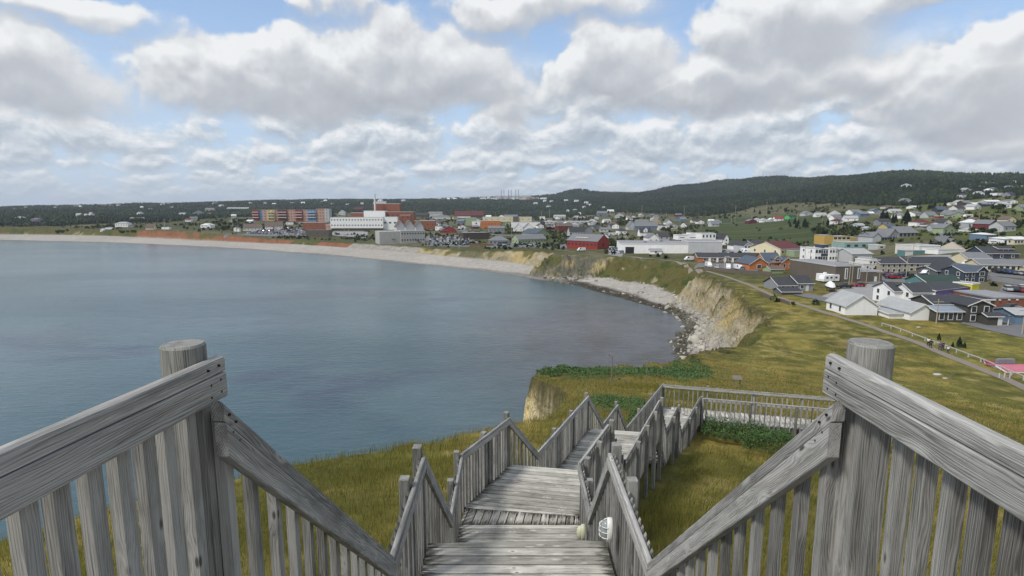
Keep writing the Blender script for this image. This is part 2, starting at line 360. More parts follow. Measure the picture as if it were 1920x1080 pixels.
def forest_mask(x, y):
    """1 where the spruce woods grow (beyond the town)"""
    fu = [-1500,0,100,200,300,450,560,640,760,850,1000,1050,1150,1250,1300,1380,1430,1480,1530,1600,1700,1780,1850,1920,2600]
    fv = [420,424,424,420,416,408,402,399,398,402,408,410,399,402,408,398,386,379,381,385,386,378,372,368,350]
    z = height(x, y); d = y*_c-(z-EYE)*_s; w = y*_s+(z-EYE)*_c
    u = 960+F_*x/np.maximum(d, 1); v = 540-F_*w/np.maximum(d, 1)
    lim = np.interp(u, fu, fv)+fbm(x/60., y/60., 3)*3.0
    m = sstep(lim-v, -1.0, 1.5)*(np.hypot(x, y) > 420)*(y > 0)
    return m
def build_terrain():
    ang = np.concatenate([np.linspace(-3.14159, -1.0, 60)[:-1], np.linspace(-1.0, -.78, 30)[:-1], np.linspace(-.78, .78, 860), np.linspace(.78, 1.0, 30)[1:], np.linspace(1.0, 3.14159, 60)[1:-1]])
    r = [.6]
    while r[-1] < 7000:
        q = r[-1]; k = .03 if q < 30 else .012 if q < 90 else .0050 if q < 345 else .0038 if q < 1020 else .02
        r.append(q*(1+k))
    r = np.array(r); NA, NR = len(ang), len(r)
    X = np.outer(r, np.sin(ang)); Y = np.outer(r, np.cos(ang))
    x, y = X.ravel(), Y.ravel()
    z, B, d, dd, t, par = height(x, y, True)
    V = np.vstack([np.stack([x, y, z], 1), [[0, 0, gh(0.01, 0)]]])
    i, j = np.meshgrid(np.arange(NR-1), np.arange(NA), indexing='ij'); j2 = (j+1) % NA
    Fq = np.stack([i*NA+j, i*NA+j2, (i+1)*NA+j2, (i+1)*NA+j], -1).reshape(-1, 4)
    lowv = z[Fq].max(1) > -5.5; rr_ = r[Fq[:, 0]//NA]
    # colour of the ground itself ------------------------------------
    kd = par[:, 3]; b = par[:, 0]; rng = np.hypot(x, y)
    n1 = fbm(x/7., y/7., 5, .6); n2 = fbm(x/35.+8, y/35., 4, .55); n3 = fbm(x/1.7, y/1.7, 3, .6); nf = fbm(x/90.+2, y/90., 4)
    def c3(*c): return np.array(c, float)[None, :]
    def mx(a, b_, m): return a*(1-m[:, None])+b_*m[:, None]
    ochre = c3(.195,.150,.040); olive = c3(.125,.120,.030); green = c3(.058,.085,.022); dry = c3(.25,.195,.075)
    n4 = fbm(x/2.8+4, y/2.8, 4, .65); C = mx(olive+0*x[:, None], ochre, sstep(n2+n1*.8+n4*.5, -.35, .45)); C = mx(C, green, sstep(n1*.8+n2*.7+n4*.4, .22, .60)*.85); C = mx(C, dry, sstep(-n1*.7+n4*.7-n2*.4, .22, .6)*.75); C = C*(1+.55*n4+.35*n1)[:, None]
    # green meadow behind the town and mixed scrub further off
    z_ = z-EYE; dp = y*_c-z_*_s; uu = 960+F_*x/np.maximum(dp, 1); vv = 540-F_*(y*_s+z_*_c)/np.maximum(dp, 1)
    town = sstep(rng, 170, 260)*(y > 0)
    C = mx(C, mx(c3(.058,.066,.030)+0*x[:, None], c3(.12,.115,.075), sstep(nf+n1*.8, -.25, .4)), town*.85)
    mead = sstep(uu, 1290, 1330)*(1-sstep(uu, 1530, 1580))*sstep(vv, 402, 412)*(1-sstep(vv, 455, 462))*(rng > 300)
    C = mx(C, mx(c3(.044,.062,.022)+0*x[:, None], c3(.074,.086,.032), sstep(fbm(x/60., y/14., 4), -.3, .5)), mead)
    hillf = sstep(uu, 1620, 1680)*sstep(vv, 350, 360)*(1-sstep(vv, 440, 452))*(rng > 350)
    C = mx(C, mx(c3(.085,.10,.028)+0*x[:, None], c3(.13,.12,.035), sstep(n2+nf, -.1, .5)), hillf*.8)
    fm = forest_mask(x, y)
    C = mx(C, c3(.018,.027,.014), fm)
    # beaches
    st = fbm(x/3., y/3., 4, .6)*.16+fbm(x/40., y/40., 3)*.12
    pale = c3(.36,.335,.30)*(1+st[:, None]); C = mx(C, pale, (d > 0)*(1-sstep(dd, b-1, b+.8)))
    wet = (1-sstep(d+fbm(x/20., y/20., 3)*2, 2.5, 6.5))*(d > -3); C = mx(C, c3(.17,.155,.14)*(1+st[:, None]), wet*.8)
    kel = (x > 30)*(rng < 400)*(y < 330)*(1-sstep(d+fbm(x/12., y/12., 3)*2.0, b*.24, b*.40))*(d > -6)
    kel = np.where((kd == 3) | (kd == 5), kel, kel*.7)
    C = mx(C, c3(.055,.048,.036)*(1+1.5*np.maximum(fbm(x/2., y/2., 3), 0)[:, None]), kel*(d > -8))
    # cliffs
    tu = (dd-b)/np.maximum(par[:, 2], .5); cz = sstep(dd, b-1.5, b+.5)*(1-sstep(tu+fbm(x/6., y/6., 3)*.22, .84, .98))
    s2 = fbm(x/3.5+z/3., y/9.-z/2.0, 4, .6); s3 = fbm(x/1.3, z/1.1+y/1.3, 4, .6)
    palec = mx(c3(.30,.25,.145)+0*x[:, None], c3(.38,.34,.25), sstep(s2, -.3, .4)); palec = mx(palec, c3(.15,.125,.07), sstep(s2*.5+s3, .0, .6)*.8)
    palec = mx(palec, c3(.42,.32,.13), sstep(fbm(x/14.+4, y/14., 3), .15, .5)*.6)
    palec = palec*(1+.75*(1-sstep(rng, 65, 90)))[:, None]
    # weathered white slabs at the near foot, vegetation tongues
    slab = (x > 30)*(rng < 185)*(1-sstep(t, .2, .5))*.8
    palec = mx(palec, c3(.33,.315,.275)*(1+.6*s3[:, None]), slab)
    veg = sstep(fbm(x/16.+11, y/16., 4, .6)+t*.40+.35*(x < 20)*(rng > 250), .50, .75); palec = mx(palec, c3(.10,.10,.03), veg*.9)
    redc = mx(c3(.25,.115,.065)+0*x[:, None], c3(.17,.085,.04), sstep(s2, -.1, .6)); redc = mx(redc, c3(.10,.10,.035), sstep(fbm(x/18., y/18., 3)+t*.3, .35, .6))
    rockc = mx(c3(.13,.125,.095)+0*x[:, None], c3(.38,.31,.16), sstep(fbm(x/8., y/8.+z/6., 4), -.05, .45)); rockc = mx(rockc, c3(.05,.055,.03), sstep(s3, .0, .6)*.8); rockc = mx(rockc, c3(.09,.095,.03), sstep(fbm(x/12.+3, y/12., 3)+t, .8, 1.15))
    rev = c3(.30,.285,.25)*(1+.5*s3[:, None])
    grs = mx(c3(.11,.10,.035)+0*x[:, None], c3(.055,.075,.022), sstep(n1, 0, .5)); grs = mx(grs, c3(.36,.31,.20), sstep(fbm(x/7.+20, y/7., 4)-t*.4, .22, .4)*.8*(rng > 70))
    cliff = np.where((kd == 1)[:, None], redc, np.where((kd == 2)[:, None], rockc, np.where((kd == 3)[:, None], palec, np.where((kd == 4)[:, None], rev, grs))))
    lowk = (1-sstep(uu, 900, 990))*(kd == 3); cliff = mx(cliff, C, lowk*sstep(fbm(x/9., y/9., 3), -.15, .25)*.75)
    C = mx(C, cliff, cz)
    # dark turf lip over the bare cliff
    lip = sstep(tu, .88, .96)*(1-sstep(tu, 1.02, 1.12))*((kd == 3) | (kd == 1)); C = mx(C, c3(.05,.045,.022), lip*.75)
    scar = np.exp(-((x-74)**2+(y-148)**2)/50.)
    C = mx(C, c3(.33,.30,.22), np.clip(scar*1.2*(n1 > -.3), 0, 1)*.0)
    C = np.clip(C, .004, .8); C = np.vstack([C, C[:1]])
    rough = np.clip(cz*1.0+kel*.7+(1-sstep(dd, b, b+1))*.4, 0, 1); rough = np.append(rough, 0); fmm = np.append(fm, 0)
    m, T, bs = new_mat('ground')
    col = attr(T, 'gcol', 'Vector'); pos = T.n('ShaderNodeNewGeometry').outputs['Position']
    g1 = T.noise(pos, 2.2, 6, .65); g2 = T.noise(pos, .35, 5, .6); g3 = T.noise(T.v('MULTIPLY', pos, (1,1,.25)), 9.0, 4, .7)
    k = T.m('ADD', T.m('MULTIPLY', g1, 1.3), T.m('MULTIPLY', g2, .7)); k = T.m('ADD', k, T.m('MULTIPLY', g3, .9)); k = T.m('SUBTRACT', k, .45)
    T.put(bs.inputs['Base Color'], T.v('MULTIPLY', col, T.xyz(k, k, k))); bs.inputs['Roughness'].default_value = .95; bs.inputs['Specular IOR Level'].default_value = .1
    bp = T.n('ShaderNodeBump'); rg = attr(T, 'rough', 'Fac'); T.put(bp.inputs['Height'], T.m('ADD', T.noise(pos, .9, 8, .65), T.m('MULTIPLY', T.vor(pos, 1.3), .5))); T.put(bp.inputs['Strength'], T.m('ADD', T.m('MULTIPLY', rg, .8), .25)); bp.inputs['Distance'].default_value = .8
    T.put(bs.inputs['Normal'], bp.outputs[0])
    o = np_mesh('ground', V, Fq[lowv], m, attrs={'gcol': C, 'rough': rough}, smooth=True); tag(o, kind='structure')
    o['label'] = 'grassy hillside, cliffs, shingle beaches and low coastal plain'
    return o
build_terrain()

def build_sea():
    n = 40; rad = [0]+list(np.geomspace(20, 12000, n)); A = 96; V = [(0,0,0)]; Fc = []
    for r_ in rad[1:]:
        for k in range(A): V.append((r_*math.sin(2*math.pi*k/A), r_*math.cos(2*math.pi*k/A), 0))
    for k in range(A): Fc.append((0, 1+(k+1) % A, 1+k))
    for i in range(len(rad)-2):
        for k in range(A): a = 1+i*A+k; b = 1+i*A+(k+1) % A; Fc.append((a, b, b+A, a+A))
    m, T, bs = new_mat('sea_water')
    pos = T.n('ShaderNodeNewGeometry').outputs['Position']; px, py, pz = T.sep(pos)
    # depth tint: clear brownish shallows in the near bay, blue green further out, darker weed beds
    big = T.noise(T.v('MULTIPLY', pos, (1,.8,1)), .008, 4, .55, dist=.6); weed = T.noise(T.v('MULTIPLY', pos, (.5,1,1)), .016, 4, .6, dist=.4)
    c = T.mix(T.rng(big, .42, .60), (.046,.088,.102), (.074,.124,.137))
    wd = T.m('MULTIPLY', T.rng(weed, .52, .64), T.rng(T.v('LENGTH', T.v('SUBTRACT', pos, (-30,170,0))), 190, 60))
    c = T.mix(T.m('MULTIPLY', wd, .85), c, (.030,.040,.070))
    near = T.rng(T.v('LENGTH', T.v('MULTIPLY', T.v('SUBTRACT', pos, (38,165,0)), (1,.62,1))), 78, 12)
    c = T.mix(T.m('MULTIPLY', near, .9), c, T.mix(T.rng(T.noise(pos, .09, 5, .6), .4, .65), (.085,.078,.082), (.06,.05,.04)))
    T.put(bs.inputs['Base Color'], c); bs.inputs['Roughness'].default_value = .16; bs.inputs['IOR'].default_value = 1.33; bs.inputs['Specular IOR Level'].default_value = .5
    w1 = T.noise(T.v('MULTIPLY', T.v('ADD', pos, (0,0,0)), (.55,1.3,1)), .55, 5, .62, dist=.5)
    w2 = T.noise(T.v('MULTIPLY', pos, (.5,1.1,1)), .10, 4, .55); w3 = T.noise(T.v('MULTIPLY', pos, (.6,1.2,1)), 2.4, 3, .6)
    calm = T.rng(T.noise(T.v('MULTIPLY', pos, (.35,1,1)), .012, 3, .5), .38, .66, .55, 1.1)
    h = T.m('ADD', T.m('MULTIPLY', w1, .55), T.m('MULTIPLY', w2, .9)); h = T.m('ADD', h, T.m('MULTIPLY', w3, .10))
    bp = T.n('ShaderNodeBump'); T.put(bp.inputs['Height'], T.m('MULTIPLY', h, calm)); bp.inputs['Strength'].default_value = .9; bp.inputs['Distance'].default_value = .55
    T.put(bs.inputs['Normal'], bp.outputs[0])
    o = np_mesh('water', V, Fc, m, smooth=True); tag(o, kind='structure'); o['label'] = 'calm blue green bay with light ripples'
build_sea()
# ------------------------------------------------------------------ weathered timber
def wood_mat(name, light, dark, dirt=0.35, knots=True, ends=False):
    m, T, bs = new_mat(name)
    gc = attr(T, 'gc'); tone = attr(T, 'tone', 'Fac'); gx, gy, gz = T.sep(gc)
    # knots pull the grain around them
    kv = T.xyz(T.m('MULTIPLY', gx, 3.3), T.m('MULTIPLY', T.m('ADD', gy, gz), 9.0), 0.0)
    vn = T.n('ShaderNodeTexVoronoi', feature='F1'); T.put(vn.inputs['Vector'], kv); vn.inputs['Scale'].default_value = 1.0
    kd = vn.outputs['Distance']; pull = T.rng(kd, .42, .0)
    wob = T.noise(T.v('MULTIPLY', gc, (1.6, 16, 16)), 1.0, 3, .55)
    across = T.m('ADD', T.m('ADD', gy, T.m('MULTIPLY', gz, .8)), T.m('MULTIPLY', T.m('SUBTRACT', wob, .5), .050)); across = T.m('ADD', across, T.m('MULTIPLY', pull, .016))
    ring = T.m('SINE', T.m('MULTIPLY', across, 880.0)); ring2 = T.m('SINE', T.m('MULTIPLY', across, 1500.0))
    fib = T.noise(T.v('MULTIPLY', gc, (6, 380, 380)), 1.0, 3, .6)
    wide = T.noise(T.v('MULTIPLY', gc, (2.2, 22, 22)), 1.0, 4, .6)
    g = T.m('MULTIPLY_ADD', ring, .17, T.m('MULTIPLY', ring2, .08)); g = T.m('ADD', g, T.m('MULTIPLY', T.m('SUBTRACT', fib, .5), 1.1)); g = T.m('ADD', g, T.m('MULTIPLY', T.m('SUBTRACT', wide, .5), 1.3))
    f = T.m('ADD', T.m('ADD', g, .5), T.m('MULTIPLY', T.m('SUBTRACT', tone, .5), .75))
    c = T.ramp(f, [(0.08, dark), (.50, tuple((a+b)/2 for a, b in zip(light, dark))), (1.0, light)])
    crack = T.rng(T.noise(T.v('MULTIPLY', gc, (1.1, 120, 120)), 1.0, 2, .5), .30, .24)
    c = T.mix(T.m('MULTIPLY', crack, .75), c, (.03,.03,.028))
    if knots:
        core = T.rng(kd, .10, .04); c = T.mix(T.m('MULTIPLY', core, .85), c, (.045,.038,.030))
        halo = T.m('MULTIPLY', T.rng(kd, .26, .12), T.m('SUBTRACT', 1.0, core)); c = T.mix(T.m('MULTIPLY', halo, .45), c, tuple(q*1.15 for q in light))
        rs_n = T.noise(T.v('MULTIPLY', gc, (1.4, 9, 9)), 1.0, 3, .6); c = T.mix(T.m('MULTIPLY', T.rng(rs_n, .60, .75), .30), c, (.26,.20,.14))
    ow = T.m('ADD', T.m('MULTIPLY', T.noise(T.n('ShaderNodeNewGeometry').outputs['Position'], 2.5, 4, .6), .45), T.m('MULTIPLY', T.noise(T.v('MULTIPLY', gc, (2.5, 26, 26)), 1.0, 5, .7), .58))
    c = T.mix(T.m('MULTIPLY', T.rng(ow, .50, .64), dirt), c, (.050,.052,.038))
    if ends:
        e0, e1, e2 = T.sep(attr(T, 'ends')); em = T.m('MINIMUM', e0, e1); en = T.noise(T.v('MULTIPLY', gc, (4, 30, 30)), 1.0, 5, .7)
        c = T.mix(T.m('MULTIPLY', T.rng(T.m('ADD', em, T.m('MULTIPLY', T.m('SUBTRACT', en, .5), .7)), .17, .0), .88), c, (.035,.035,.025))
    T.put(bs.inputs['Base Color'], c); bs.inputs['Roughness'].default_value = .82; bs.inputs['Specular IOR Level'].default_value = .22
    bp = T.n('ShaderNodeBump'); T.put(bp.inputs['Height'], T.m('SUBTRACT', g, crack)); bp.inputs['Strength'].default_value = .65; bp.inputs['Distance'].default_value = .003
    T.put(bs.inputs['Normal'], bp.outputs[0]); return m
M = {}
M['rail'] = wood_mat('weathered_rail', (.48,.47,.445), (.13,.128,.12))
M['post'] = wood_mat('weathered_post', (.33,.325,.30), (.095,.096,.088))
M['bal'] = wood_mat('weathered_baluster', (.38,.373,.35), (.10,.098,.09))
M['deck'] = wood_mat('weathered_deck', (.64,.615,.55), (.25,.24,.205), dirt=.5, ends=True)
_mt, _T, _b = new_mat('dark_metal'); _b.inputs['Base Color'].default_value = (.03,.028,.026,1); _b.inputs['Roughness'].default_value = .5; _b.inputs['Metallic'].default_value = .6; M['screw'] = _mt
def flat_mat(name, c, rough=.7, var=.12, scale=1.5, metal=0.0, spec=.3):
    m, T, b = new_mat(name)
    p = T.n('ShaderNodeNewGeometry').outputs['Position']; n = T.noise(p, scale, 5, .6)
    k = T.m('MULTIPLY_ADD', T.m('SUBTRACT', n, .5), var*2.4, 1.0)
    T.put(b.inputs['Base Color'], T.v('MULTIPLY', tuple(c), T.xyz(k, k, k))); b.inputs['Roughness'].default_value = rough; b.inputs['Metallic'].default_value = metal; b.inputs['Specular IOR Level'].default_value = spec
    return m

class WB:
    """timber mesh builder: prisms with their own grain coordinates"""
    def __init__(s): s.V = []; s.F = []; s.G = []; s.T = []; s.E = []
    def prism(s, prof0, prof1, grain_len=None, tone=None):
        """two matching closed outlines (lists of Vector); grain runs from the first to the second"""
        n = len(prof0); o = len(s.V); L = (prof1[0]-prof0[0]).length if grain_len is None else grain_len
        c0 = sum(prof0, Vector())/n; ax = (sum(prof1, Vector())/n-c0).normalized()
        e1 = (prof0[1]-prof0[0]); e1 = (e1-ax*e1.dot(ax)).normalized(); e2 = ax.cross(e1)
        r0, r1, r2 = random.random()*60, random.random()*30, random.random()*30
        if tone is None: tone = min(1.1, max(-.1, random.gauss(.5, .28)))
        for ring in (prof0, prof1):
            for p in ring:
                q = p-c0; s.V.append(p); s.G.append((q.dot(ax)+r0, q.dot(e1)+r1, q.dot(e2)+r2)); s.T.append(tone)
        for i in range(n):
            j = (i+1) % n; s.F.append((o+i, o+j, o+n+j, o+n+i))
        s.F.append(tuple(o+i for i in reversed(range(n)))); s.F.append(tuple(o+n+i for i in range(n)))
    def box(s, p0, p1, w, h, side=None, ch=.004, tone=None):
        """bar from p0 to p1, w across side, h the other way, eased arrises"""
        p0, p1 = Vector(p0), Vector(p1); ax = (p1-p0).normalized()
        sd = Vector(side) if side is not None else ax.cross(Vector((0,0,1)))
        sd = (sd-ax*sd.dot(ax)).normalized(); up = sd.cross(ax)
        a, b = w/2, h/2; c = min(ch, a*.5, b*.5)
        pr = [(-a+c,-b),(a-c,-b),(a,-b+c),(a,b-c),(a-c,b),(-a+c,b),(-a,b-c),(-a,-b+c)]
        s.prism([p0+sd*x+up*y for x, y in pr], [p1+sd*x+up*y for x, y in pr], tone=tone)
    def build(s, name, mat, parent=None, org=(0,0,0)):
        V = np.array([tuple(v) for v in s.V])-np.array(tuple(org))
        me_o = np_mesh(name, V, s.F, mat, parent, attrs=dict(gc=np.array(s.G), tone=np.array(s.T), **({'ends': np.array(s.E)} if len(s.E) == len(s.V) else {})))
        bm = bmesh.new(); bm.from_mesh(me_o.data); bmesh.ops.recalc_face_normals(bm, faces=bm.faces); bm.to_mesh(me_o.data); bm.free()
        return me_o
RAIL_LO = [(0,-.137),(.038,-.137),(.038,-.052),(0,-.052),(-.003,-.056),(-.003,-.133)]
RAIL_UP = [(.003,-.048),(.045,-.048),(.047,-.010),(.041,-.002),(.030,.002),(.016,.002),(.006,-.003),(.002,-.012)]
def zv(x, y, z): return Vector((x, y, EYE+z))
def railing(label, pts, side, posts, group='weathered timber railings of the stairway', screws=(), tops=None, bal_gap=.105, seg_bal=None, low=0):
    """pts: inner top edge of the rail (z from the eye); side +1 = outside is to the right of travel"""
    P = [zv(*p) for p in pts]; org = Vector((P[0].x, P[0].y, gh(P[0].x, P[0].y)))
    root = empty('railing', org, label=label, cat='railing', group=group)
    for k in range(len(P)-1):
        a, b = P[k], P[k+1]; h = b-a; hl = math.hypot(h.x, h.y); d = Vector((h.x, h.y, 0)).normalized()
        out = Vector((d.y, -d.x, 0))*side; cs = hl/h.length
        for nm, pr in (('rail_board', RAIL_LO), ('handrail', RAIL_UP)):
            w = WB(); n = 1
            f = lambda q: [q+out*x+Vector((0,0,y/cs if abs(h.z) > .2 else y)) for x, y in pr]
            e = .0 if nm == 'rail_board' else .006
            w.prism(f(a+h.normalized()*0), f(b+h.normalized()*e), grain_len=h.length, tone=.55+random.uniform(-.2,.25)); w.build(nm, M['rail'], root, org)
        if seg_bal is not None and not seg_bal[k]: continue
        sl = abs(h.z) > .2; nb = max(1, int(hl/(.150 if sl else bal_gap))); drop = 1.13 if abs(h.z) < .2 else 1.20
        for i in range(nb):
            t = (i+.5+random.uniform(-.06,.06))/nb; c = a+h*t; wd = (random.uniform(.044,.048) if bal_gap < .09 else random.uniform(.038,.042)) if low else random.uniform(.038,.043); th = .035 if low else .038
            c0 = c+out*.040; zb = drop+random.uniform(0,.03); ln = random.uniform(-.006,.006); q = []
            for (u_, o_) in ((-wd/2,0),(wd/2,0),(wd/2,th),(-wd/2,th)): q.append(c0+d*u_+out*o_)
            w = WB(); bot = [p+Vector((0,0,-zb))+d*ln for p in q]
            top = [p+Vector((0,0,(-.06 if j < 2 else (-.05 if low else .000))+h.z/hl*((-wd/2) if j in (0,3) else wd/2))) for j, p in enumerate(q)]
            w.prism(bot, top, tone=random.gauss(.5,.3)); w.build('baluster', M['bal'], root, org)
    for q in posts:
        k, t, rise = q[0], q[1], q[2]; rnd = len(q) > 3
        a, b = P[k], P[k+1]; h = b-a; d = Vector((h.x, h.y, 0)).normalized(); out = Vector((d.y, -d.x, 0))*side
        s_ = .062 if rnd else .047; c = a+h*t+out*(.046+s_+(0 if t in (0,1) or rnd else .02)); w = WB(); n = 16 if rnd else 8
        if rnd: pr = [(math.copysign(abs(math.cos(x))**.88, math.cos(x))*s_*1.04, math.copysign(abs(math.sin(x))**.88, math.sin(x))*s_*1.04) for x in [2*math.pi*(i+.5)/n for i in range(n)]]
        else: e = .006; pr = [(-s_+e,-s_),(s_-e,-s_),(s_,-s_+e),(s_,s_-e),(s_-e,s_),(-s_+e,s_),(-s_,s_-e),(-s_,-s_+e)]
        zt = (c.z+rise); zb = min(gh(c.x, c.y)-.3, zt-1.2)
        ring = lambda z, f: [Vector((c.x, c.y, z))+d*(x*f)+out*(y*f) for x, y in pr]
        w.prism(ring(zb, 1), ring(zt-.008, 1)); w.prism(ring(zt-.008, 1), ring(zt, .93), tone=.8); w.build('post', M['post'], root, org)
    for (k, t, lst) in screws:
        a, b = P[k], P[k+1]; h = b-a; hn = h.normalized(); d = Vector((h.x, h.y, 0)).normalized(); out = Vector((d.y, -d.x, 0))*side
        for (s_, dz) in lst:
            c = a+h*t+hn*s_-out*.0035+Vector((0,0,dz)); V = []; n = 8; up = hn.cross(out).normalized()
            for i in range(n): V.append(c-org+hn*(.0045*math.cos(2*math.pi*i/n))+up*(.0045*math.sin(2*math.pi*i/n)))
            V += [v+out*.006 for v in V[:n]]
            np_mesh('screw', [tuple(v) for v in V], [tuple(range(n))]+[(i, (i+1) % n, n+(i+1) % n, n+i) for i in range(n)], M['screw'], root)
    return root
def clip(poly, n, c):
    out = []
    for i in range(len(poly)):
        a, b = poly[i], poly[(i+1) % len(poly)]; da = a.dot(n)-c; db = b.dot(n)-c
        if da >= 0: out.append(a)
        if (da >= 0) != (db >= 0): out.append(a+(b-a)*(da/(da-db)))
    return out
def planks(w, poly, ang, z, width=.14, gap=.018, th=.038, dz=.0):
    """boards running along direction ang laid over a convex outline"""
    poly = [Vector((p[0], p[1])) for p in poly]; d = Vector((math.cos(ang), math.sin(ang))); n = Vector((-d.y, d.x))
    lo = min(p.dot(n) for p in poly); hi = max(p.dot(n) for p in poly); t = lo
    while t < hi-.01:
        q = clip(clip(poly, n, t+gap/2), -n, -(min(t+width, hi)-gap/2)); t += width
        if len(q) < 3: continue
        s0 = min(p.dot(d) for p in q); s1 = max(p.dot(d) for p in q); tone = min(1, max(0, random.gauss(.5,.3))); o = len(w.V); r0, r1 = random.random()*50, random.random()*50; jz = random.uniform(-.003,.003)
        for zz in (z-th, z):
            for p in q: w.V.append(Vector((p.x, p.y, EYE+zz+jz))); w.G.append((p.dot(d)+r0, p.dot(n)+r1, zz)); w.T.append(tone); w.E.append((p.dot(d)-s0, s1-p.dot(d), min(p.dot(n)-t, t+width-p.dot(n))))
        m = len(q); w.F.append(tuple(o+m+i for i in range(m))); w.F.append(tuple(o+i for i in reversed(range(m))))
        for i in range(m): j = (i+1) % m; w.F.append((o+i, o+j, o+m+j, o+m+i))
def deck(name, label, polys, z, ground_drop=True, edge=True):
    c = sum((Vector((p[0], p[1])) for p in polys[0][0]), Vector((0,0)))/len(polys[0][0]); org = Vector((c.x, c.y, gh(c.x, c.y)))
    root = empty(name, org, label=label, cat='deck' if name != 'walkway' else 'walkway')
    w = WB()
    for poly, ang in polys: planks(w, poly, ang, z)
    w.build('deck_boards', M['deck'], root, org)
    w = WB()
    for poly, ang in polys:
        n = len(poly)
        for i in range(n):
            a, b = poly[i], poly[(i+1) % n]
            cc = sum((Vector((p[0], p[1])) for p in poly), Vector((0,0)))/n; A = Vector(a[:2]); B = Vector(b[:2]); A = A+(cc-A).normalized()*.05; B = B+(cc-B).normalized()*.05
            w.box(zv(A.x, A.y, z-.038-.075-.004), zv(B.x, B.y, z-.038-.075-.004), .038, .15)
    w.build('joists', M['post'], root, org); return root
def flight(label, L0, R0, L1, R1, z0, z1, n):
    """treads from the upper edge L0-R0 to the lower edge L1-R1"""
    c = (Vector(L0)+Vector(R1))/2; org = Vector((c.x, c.y, gh(c.x, c.y))); root = empty('stair_flight', org, label=label, cat='stairs', group='flights of steps of the stairway')
    L0, R0, L1, R1 = map(Vector, (L0, R0, L1, R1))
    for i in range(n-1):
        w = WB(); t0, t1 = i/n, (i+1)/n; z = z0+(z1-z0)*(i+1)/n
        a, b, c2, d = L0.lerp(L1, t0), R0.lerp(R1, t0), R0.lerp(R1, t1), L0.lerp(L1, t1)
        planks(w, [a, b, c2, d], math.atan2((R0-L0).y, (R0-L0).x), z, width=max(.1, (a-d).length/2+.002)); w.build('tread', M['deck'], root, org)
    for s_, (A, B) in enumerate(((L0, L1), (R0, R1))):
        w = WB(); ins = (R0-L0).normalized()*(.03 if s_ == 0 else -.03); A = A+ins; B = B+ins
        w.box(zv(A.x, A.y, z0-.16), zv(B.x, B.y, z1-.16), .04, .24); w.build('stringer', M['post'], root, org)
    return root
Z = [-.5, -2.6, -4.2, -5.45, -6.75, -7.95]; DK = [-1.5]+[z-1.0 for z in Z[1:]]
LP = dict(s=(-.935,1.71), V1=(-.88,3.79), P1=(-.905,5.48), V2=(-.82,7.04), K2=(-.83,8.95), P2=(-.03,10.57), V3=(.60,11.67), P3=(2.26,15.4), V4=(2.90,16.5), P4=(3.69,18.2), V5=(4.19,19.04), C5=(6.83,23.95), W=(15.3,21.76))
RP = dict(s=(1.04,1.71), V1=(1.0,3.72), P1=(1.02,5.54), V2=(1.06,7.11), K2=(1.09,8.59), P2=(1.86,10.24), V3=(2.41,11.25), P3=(4.18,15.04), V4=(4.68,16.05), P4=(5.60,17.95), V5=(6.02,18.75), C5=(7.90,22.26), W=(15.1,20.31))
def pt(D, k, z): return (D[k][0], D[k][1], z)
end6 = [(-.030,-.022),(-.085,-.024),(-.030,-.070),(-.080,-.075),(-.030,-.112),(-.082,-.115)]
st6 = [(.035,-.03),(.085,-.035),(.05,-.085),(.10,-.095)]
railing('level timber railing left of the top platform, ending at a post with a split top', [(-1.38,-2.2,Z[0]),(-.972,1.80,Z[0])], -1, [(0,.988,.055,'r'),(0,.5,-.06)], bal_gap=.088, low=1, screws=[(0,1,end6)])
railing('level timber railing on the right of the top platform, ending at a rounded post', [(.915,-2.2,Z[0]),(1.078,1.83,Z[0])], 1, [(0,.985,.06,'r'),(0,.5,-.06)], bal_gap=.095, low=1, screws=[(0,1,end6)])
railing('zigzag railing left of the two upper flights, dropping from the split topped post',
        [pt(LP,'s',-.625), pt(LP,'V1',Z[1]), pt(LP,'P1',Z[1]), pt(LP,'V2',Z[2]), pt(LP,'K2',Z[2])], -1, [(1,.62,.09),(1,1,.11),(3,.42,.10),(3,.93,.10)], screws=[(0,0,st6)])
railing('zigzag railing right of the two upper flights, dropping from the rounded top post',
        [pt(RP,'s',-.625), pt(RP,'V1',Z[1]), pt(RP,'P1',Z[1]), pt(RP,'V2',Z[2]), pt(RP,'K2',Z[2])], 1, [(1,.60,.09),(1,1,.11),(3,.5,.10)], screws=[(0,0,st6)])
railing('zigzag railing on the seaward side of the turned middle landings',
        [pt(LP,'K2',Z[2]), pt(LP,'P2',Z[2]), pt(LP,'V3',Z[3]), pt(LP,'P3',Z[3])], -1, [(0,.5,.02),(0,1,.10),(2,.33,.03),(2,.66,.02),(2,1,.08)])
railing('zigzag railing on the landward side of the turned middle landings',
        [pt(RP,'K2',Z[2]), pt(RP,'P2',Z[2]), pt(RP,'V3',Z[3]), pt(RP,'P3',Z[3])], 1, [(0,.1,.04),(0,.5,.03),(0,1,.10),(2,.25,.04),(2,.5,.04),(2,.75,.04),(2,1,.09)])
railing('zigzag railing on the seaward side of the lowest flights',
        [pt(LP,'P3',Z[3]), pt(LP,'V4',Z[4]), pt(LP,'P4',Z[4]), pt(LP,'V5',Z[5]), pt(LP,'C5',Z[5])], -1, [(1,1,.09),(3,.35,.06),(3,.7,.06)])
railing('zigzag railing on the landward side of the lowest flights, reaching down to the grass',
        [pt(RP,'P3',Z[3]), pt(RP,'V4',Z[4]), pt(RP,'P4',Z[4]), pt(RP,'V5',Z[5]), pt(RP,'C5',Z[5])], 1, [(1,.5,.04),(1,1,.09),(3,.33,.04),(3,.66,.04),(3,1,.05)])
